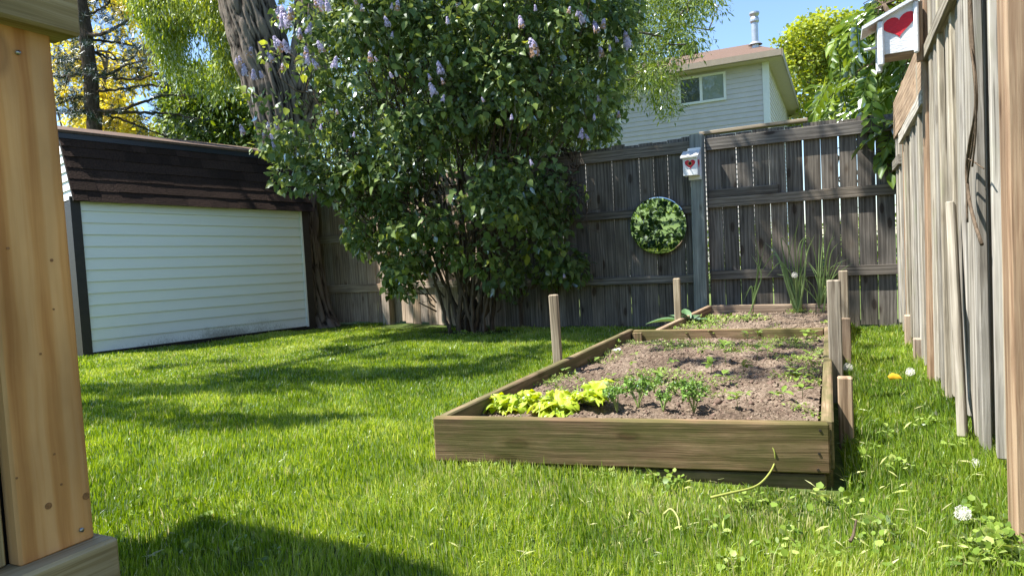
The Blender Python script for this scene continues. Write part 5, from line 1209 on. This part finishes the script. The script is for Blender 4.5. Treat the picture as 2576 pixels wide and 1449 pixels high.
# weeds cover, uncountable
g = np.random.default_rng(6); fl = SPt.reshape(-1, 3); u = fl[g.integers(0, len(fl), 2600)]; w_ = vnoise(np.stack([u[:, 0]*3.4, u[:, 1]*3.4, u[:, 0]*0], 1)); u = u[w_ > .56]
P, d, n_, sc, rn = clump_leaves(u+[0, 0, .010], .018, 6, droop=-.05, outw=1.2, up=1.2, seed=3, size=.015, flat=.6)
tag(scatter('bed_weeds', P, d, n_, sc, T_oval(), rn, G_weed), 'tiny green weeds sprouting all over the nearer bed soil', 'weeds', kind='stuff')
fl = SPt2.reshape(-1, 3); u = fl[g.integers(0, len(fl), 500)]; w_ = vnoise(np.stack([u[:, 0]*3, u[:, 1]*3, u[:, 0]*0+3], 1)); u = np.concatenate([u[w_ > .55], np.stack([soil2_at(x, y) for x, y in [(1990, 785), (2000, 790), (2020, 788), (2060, 785), (2075, 780), (2090, 788), (1985, 792), (1760, 815), (1790, 812), (1700, 812)]])])
P, d, n_, sc, rn = clump_leaves(u+[0, 0, .015], .035, 9, droop=-.05, outw=1.2, up=1.2, seed=4, size=.026, flat=.6)
tag(scatter('bed_weeds', P, d, n_, sc, T_oval(), rn, G_weed), 'low weeds between the grass clumps in the farther bed', 'weeds', kind='stuff')

# tall grassy clumps: every blade listed as base -> tip in the yard
G_tall = leafmat('tall_grass_blade', [(0, (.11, .19, .05)), (1, (.26, .36, .13))], trans=.3, gloss=.10)
def ribbon(m, c, w):
    c = np.asarray(c); T = norm(np.gradient(c, axis=0)); s = norm(np.cross(T, np.array([.3, -1, .1]))); n = len(c); ww = w*np.clip(1.15-np.linspace(0, 1, n)**2*1.1, .05, 1); ww[0] *= .7
    V = np.concatenate([c-s*ww[:, None], c+s*ww[:, None], c+np.cross(s, T)*(ww*.35)[:, None]]); F = [(i, i+1, 2*n+i+1, 2*n+i) for i in range(n-1)]+[(2*n+i, 2*n+i+1, n+i+1, n+i) for i in range(n-1)]
    m.add(V, F)
def tall(base_px, tips, label, seed, Yp=6.35):
    b = soil2_at(*base_px); t = thing('tall_grass_clump', b, label, 'grass clump', 'tall grassy clumps in the farther bed'); g = np.random.default_rng(seed)
    for (mx, my, tx, ty) in tips:
        Yt = b[1]+g.uniform(-.12, .12); b0 = b+g.normal(0, .018, 3)*[1, 1, 0]; m_ = MB(); m_.rn = g.uniform(0, 1)
        ribbon(m_, curve([b0, (b0*.55+onY(mx, my, (b[1]+Yt)/2)*.45)+g.normal(0, .012, 3), onY(mx, my, (b[1]+Yt)/2), onY(tx, ty, Yt)], 15), g.uniform(.005, .009)); m_.build('blade', G_tall, t, True)
tall((2008, 785), [(1985, 640, 2012, 555), (1960, 650, 1925, 610), (2010, 620, 2032, 590), (1965, 600, 1995, 640), (1950, 640, 1905, 700), (2030, 640, 2050, 590), (1990, 690, 1950, 645), (1985, 700, 1955, 690), (2012, 700, 2030, 640), (1975, 680, 1945, 620), (2020, 690, 2045, 750), (2000, 610, 2010, 545), (2020, 610, 2045, 600), (1968, 660, 1925, 700), (1990, 650, 1962, 560)], 'tall lush grass clump with bent tips, left of the two in the farther bed', 5)
tall((2062, 783), [(2080, 650, 2100, 575), (2060, 650, 2062, 590), (2085, 680, 2135, 650), (2090, 640, 2110, 610), (2050, 690, 2020, 640), (2075, 670, 2090, 600), (2095, 700, 2145, 660), (2060, 700, 2035, 660), (2085, 620, 2100, 595), (2045, 720, 2000, 680), (2070, 610, 2080, 560), (2088, 700, 2110, 640), (2050, 640, 2030, 585), (2068, 700, 2070, 640), (2098, 690, 2118, 655), (2085, 740, 2110, 690), (2040, 740, 1995, 700)], 'dense upright grass clump against the right end of the farther bed', 6)
tall((1900, 780), [(1905, 700, 1925, 610), (1890, 720, 1870, 760), (1915, 690, 1890, 640), (1900, 720, 1865, 745), (1908, 650, 1900, 600)], 'thin sparse grass clump at the middle of the farther bed', 7)
# large-leaved rosette
BL_ = [ovalleaf(s, .20+.03*s, .5) for s in range(2)]
for me_ in BL_: me_.materials.clear(); me_.materials.append(leafmat('broad_leaf', [(0, (.06, .14, .05)), (1, (.12, .22, .08))], trans=.25, gloss=.10))
p = soil2_at(1720, 812); p[2] += .01; t = thing('broad_leaved_plant', p, 'low plant with long broad soft leaves hanging over the left corner between the beds', 'plant')
for a_, e_, s_ in [(1.75, .25, .34), (-1.45, .18, .32), (.3, .8, .2), (2.7, .9, .18), (-.5, .5, .2), (-2.4, .5, .2), (1.0, .5, .22)]:
    link('leaf', BL_[0 if s_ > .25 else 1], None, t, Matrix.Translation(Vector(p)) @ Matrix.Rotation(a_, 4, 'Z') @ Matrix.Rotation(e_, 4, 'X') @ Matrix.Scale(s_, 4))
# dandelion clocks
M_puff = leafmat('dandelion_fluff', [(0, (.75, .74, .7)), (1, (.9, .9, .88))], trans=.4, gloss=0)
def puff_mesh(seed):
    g = np.random.default_rng(seed); n = 420; o = norm(g.normal(size=(n, 3))); t = norm(np.cross(o, g.normal(size=(n, 3)))); V, F = [], []
    m = MB(); P = o*g.uniform(.8, 1.0, (n, 1)); s = .16; VV = np.stack([P-t*s*.5, P+t*s*.5, P+o*.12], 1).reshape(-1, 3); FF = np.arange(n*3).reshape(-1, 3)
    st_ = np.stack([o*.1, o*.1+t*.03, P], 1).reshape(-1, 3); return mesh_np('seed_head', np.concatenate([VV, st_]), tris=np.concatenate([FF, FF+n*3]), attrs={'rnd': g.uniform(0, 1, n*6)}, mats=[M_puff])
PFM = puff_mesh(2)
def clock(x, y, r, yb_px, label, on2=False, Yc=None):
    b = soil2_at(x, yb_px) if on2 else ground(x, yb_px); top = onY(x, y, b[1]+(.0)); t = thing('dandelion_clock', b, label, 'dandelion', None)
    m_ = MB(); m_.tube(curve([b-np.array([0, 0, .02]), (b+top)/2+[.012, 0, 0], top], 10), .0028, 6); m_.build('stem', G_stemgreen, t, True)
    link('seed_head', PFM, None, t, Matrix.Translation(Vector(top)) @ Matrix.Scale(r, 4))
clock(1999, 692, .026, 788, 'white dandelion clock on a tall stem among the tall grass of the farther bed', True)
clock(2422, 1290, .021, 1335, 'fluffy white dandelion clock in the lawn near the orange-brown fence post')
clock(2133, 924, .026, 945, 'small white dandelion clock at the foot of the right hand stakes')
clock(2290, 935, .024, 955, 'white dandelion clock in the strip of lawn by the side fence')
clock(2348, 925, .024, 945, 'white dandelion clock right against the side fence boards')
clock(2455, 1165, .016, 1190, 'tiny faded dandelion clock below the leaning plank')
# curved pale stems lying on the lawn
def lyng(pts, r, label, name, mat=None):
    P = [ground(x, y)+np.array([0, 0, z]) for x, y, z in pts]; m_ = MB(); c = curve(P, 24); m_.tube(c, np.linspace(r, r*.5, len(c)), 7); o = m_.build(name, mat or G_straw, None, True); tag(o, label, 'weed')
G_scape = leafmat('yellow_green_scape', [(0, (.26, .30, .06)), (1, (.36, .38, .1))], trans=.1, gloss=.05)
lyng([(1790, 1290, .05), (1840, 1282, .055), (1895, 1268, .055), (1925, 1250, .06), (1948, 1225, .075), (1952, 1225, .12), (1938, 1222, .155)], .0045, 'long curved yellow-green stem lying on the lawn before the bed', 'curved_weed', mat=G_scape)
lyng([(1672, 1338, .055), (1690, 1338, .07), (1706, 1350, .06), (1712, 1372, .045)], .0035, 'short curved brownish stem poking from the lawn', 'curved_weed', mat=G_straw)
lyng([(2140, 1398, .04), (2148, 1390, .05), (2156, 1370, .07)], .005, 'short broken orange-brown stem standing in the weeds', 'broken_weed', mat=M_twig)
# wilted leaves by the front board
WM = [ruffle_leaf(1, .3, s+20, ruf=.2, curl=1.3) for s in range(2)]
for me_ in WM: me_.materials.clear(); me_.materials.append(G_weed); at_w = me_.attributes.new('rnd', 'FLOAT', 'POINT'); at_w.data.foreach_set('value', np.full(len(me_.vertices), .12, np.float32))
for (x, y, lab, sd_) in [(1172, 1150, 'wilted dark leaf curled against the left end of the front board', 1), (1345, 1162, 'limp weed leaves leaning on the front board below the lettuces', 2)]:
    p = ground(x, y); p[2] = .045; t = thing('wilted_weed', p, lab, 'weed')
    for k in range(4): link('leaf', WM[k % 2], None, t, Matrix.Translation(Vector(p)) @ Matrix.Rotation(k*1.7+sd_, 4, 'Z') @ Matrix.Rotation(.9-.15*k, 4, 'X') @ Matrix.Scale(.065, 4))
p = ground(2252, 972); p[2] = .045
m_ = MB(); ribbon(m_, [p+[-.03, 0, 0], p+[-.01, .01, .012], p+[.015, 0, .01], p+[.035, .0, .0]], .018); yl = m_.build('fallen_leaf', plain('yellow_leaf', (.75, .42, .02), .6, .2, 40), None, True); tag(yl, 'single bright yellow leaf fallen on the grass by the side fence', 'leaf')
# ground ivy at the foot of the near post
p0_ = ground(2520, 1400); iv = thing('ground_ivy', p0_, 'round scalloped yellow-green leaves at the foot of the near fence post', 'plant')
def scallop():
    n = 22; V = [(0, 0, 0)]; 
    for k in range(n):
        a = 6.2832*k/n; r = .5*(1+.09*math.cos(a*9))*(.55 if abs(a-4.712) < .16 else 1); V.append((r*math.cos(a), .5+r*math.sin(a), .09*r))
    return mesh_np('leaf', V, faces=[(0, 1+k, 1+(k+1) % n) for k in range(n)], attrs={'rnd': np.full(n+1, .75)}, mats=[G_weed], smooth=True)
SC = scallop(); g = random.Random(9)
for k, (x, y, z) in enumerate([(2540, 1318, .02), (2500, 1400, .03), (2520, 1390, .05), (2540, 1400, .04), (2560, 1380, .05), (2510, 1420, .03), (2535, 1425, .05), (2560, 1420, .04), (2490, 1440, .03), (2550, 1445, .03), (2480, 1388, .04), (2565, 1350, .05), (2525, 1408, .06), (2505, 1378, .04)]):
    q_ = ground(x, y)+np.array([0, 0, z]); link('leaf', SC, None, iv, Matrix.Translation(Vector(q_)) @ Matrix.Rotation(g.uniform(0, 6.28), 4, 'Z') @ Matrix.Rotation(g.uniform(-.6, .6), 4, 'X') @ Matrix.Scale(g.uniform(.025, .042), 4))

# ------------------------------------------------------------------ garden behind the viewer, seen in the mirror
P_ = np.stack([rng.uniform(-5.6, -2.6, 115), rng.uniform(-2.6, -1.0, 115), rng.uniform(.1, 1.8, 115)], 1)
P, d, n_, sc, rn = clump_leaves(P_, .26, 11, seed=301, size=.13)
bs = thing('leafy_bush', (-3.6, -1.9, 0), 'broad-leaved bush whose dark leaves show in the round mirror', 'shrub'); scatter('foliage', P, d, n_, sc, T_heart(), rn, leafmat('dark_bush_leaf', [(0, (.015, .035, .008)), (1, (.05, .10, .02))], trans=.12, gloss=.04), bs, 'stuff')
m_ = MB(); g = np.random.default_rng(3)
for i in range(16): branch_to(m_, (-3.6, -1.9, -.05), P_[g.integers(len(P_))], .006, .002, i, n=8)
m_.build('stems', M_twig, bs, True)
P_ = np.stack([rng.uniform(-14, 6, 500), rng.uniform(-13, -11.5, 500), rng.uniform(.2, 4.2, 500)], 1)
P, d, n_, sc, rn = clump_leaves(P_, .5, 40, seed=302, size=.14)
hd2 = thing('hedge', (-4, -12, 0), 'tall dark hedge reflected at the top of the round mirror', 'hedge'); scatter('foliage', P, d, n_, sc, T_oval(), rn, G_ash, hd2, 'stuff')
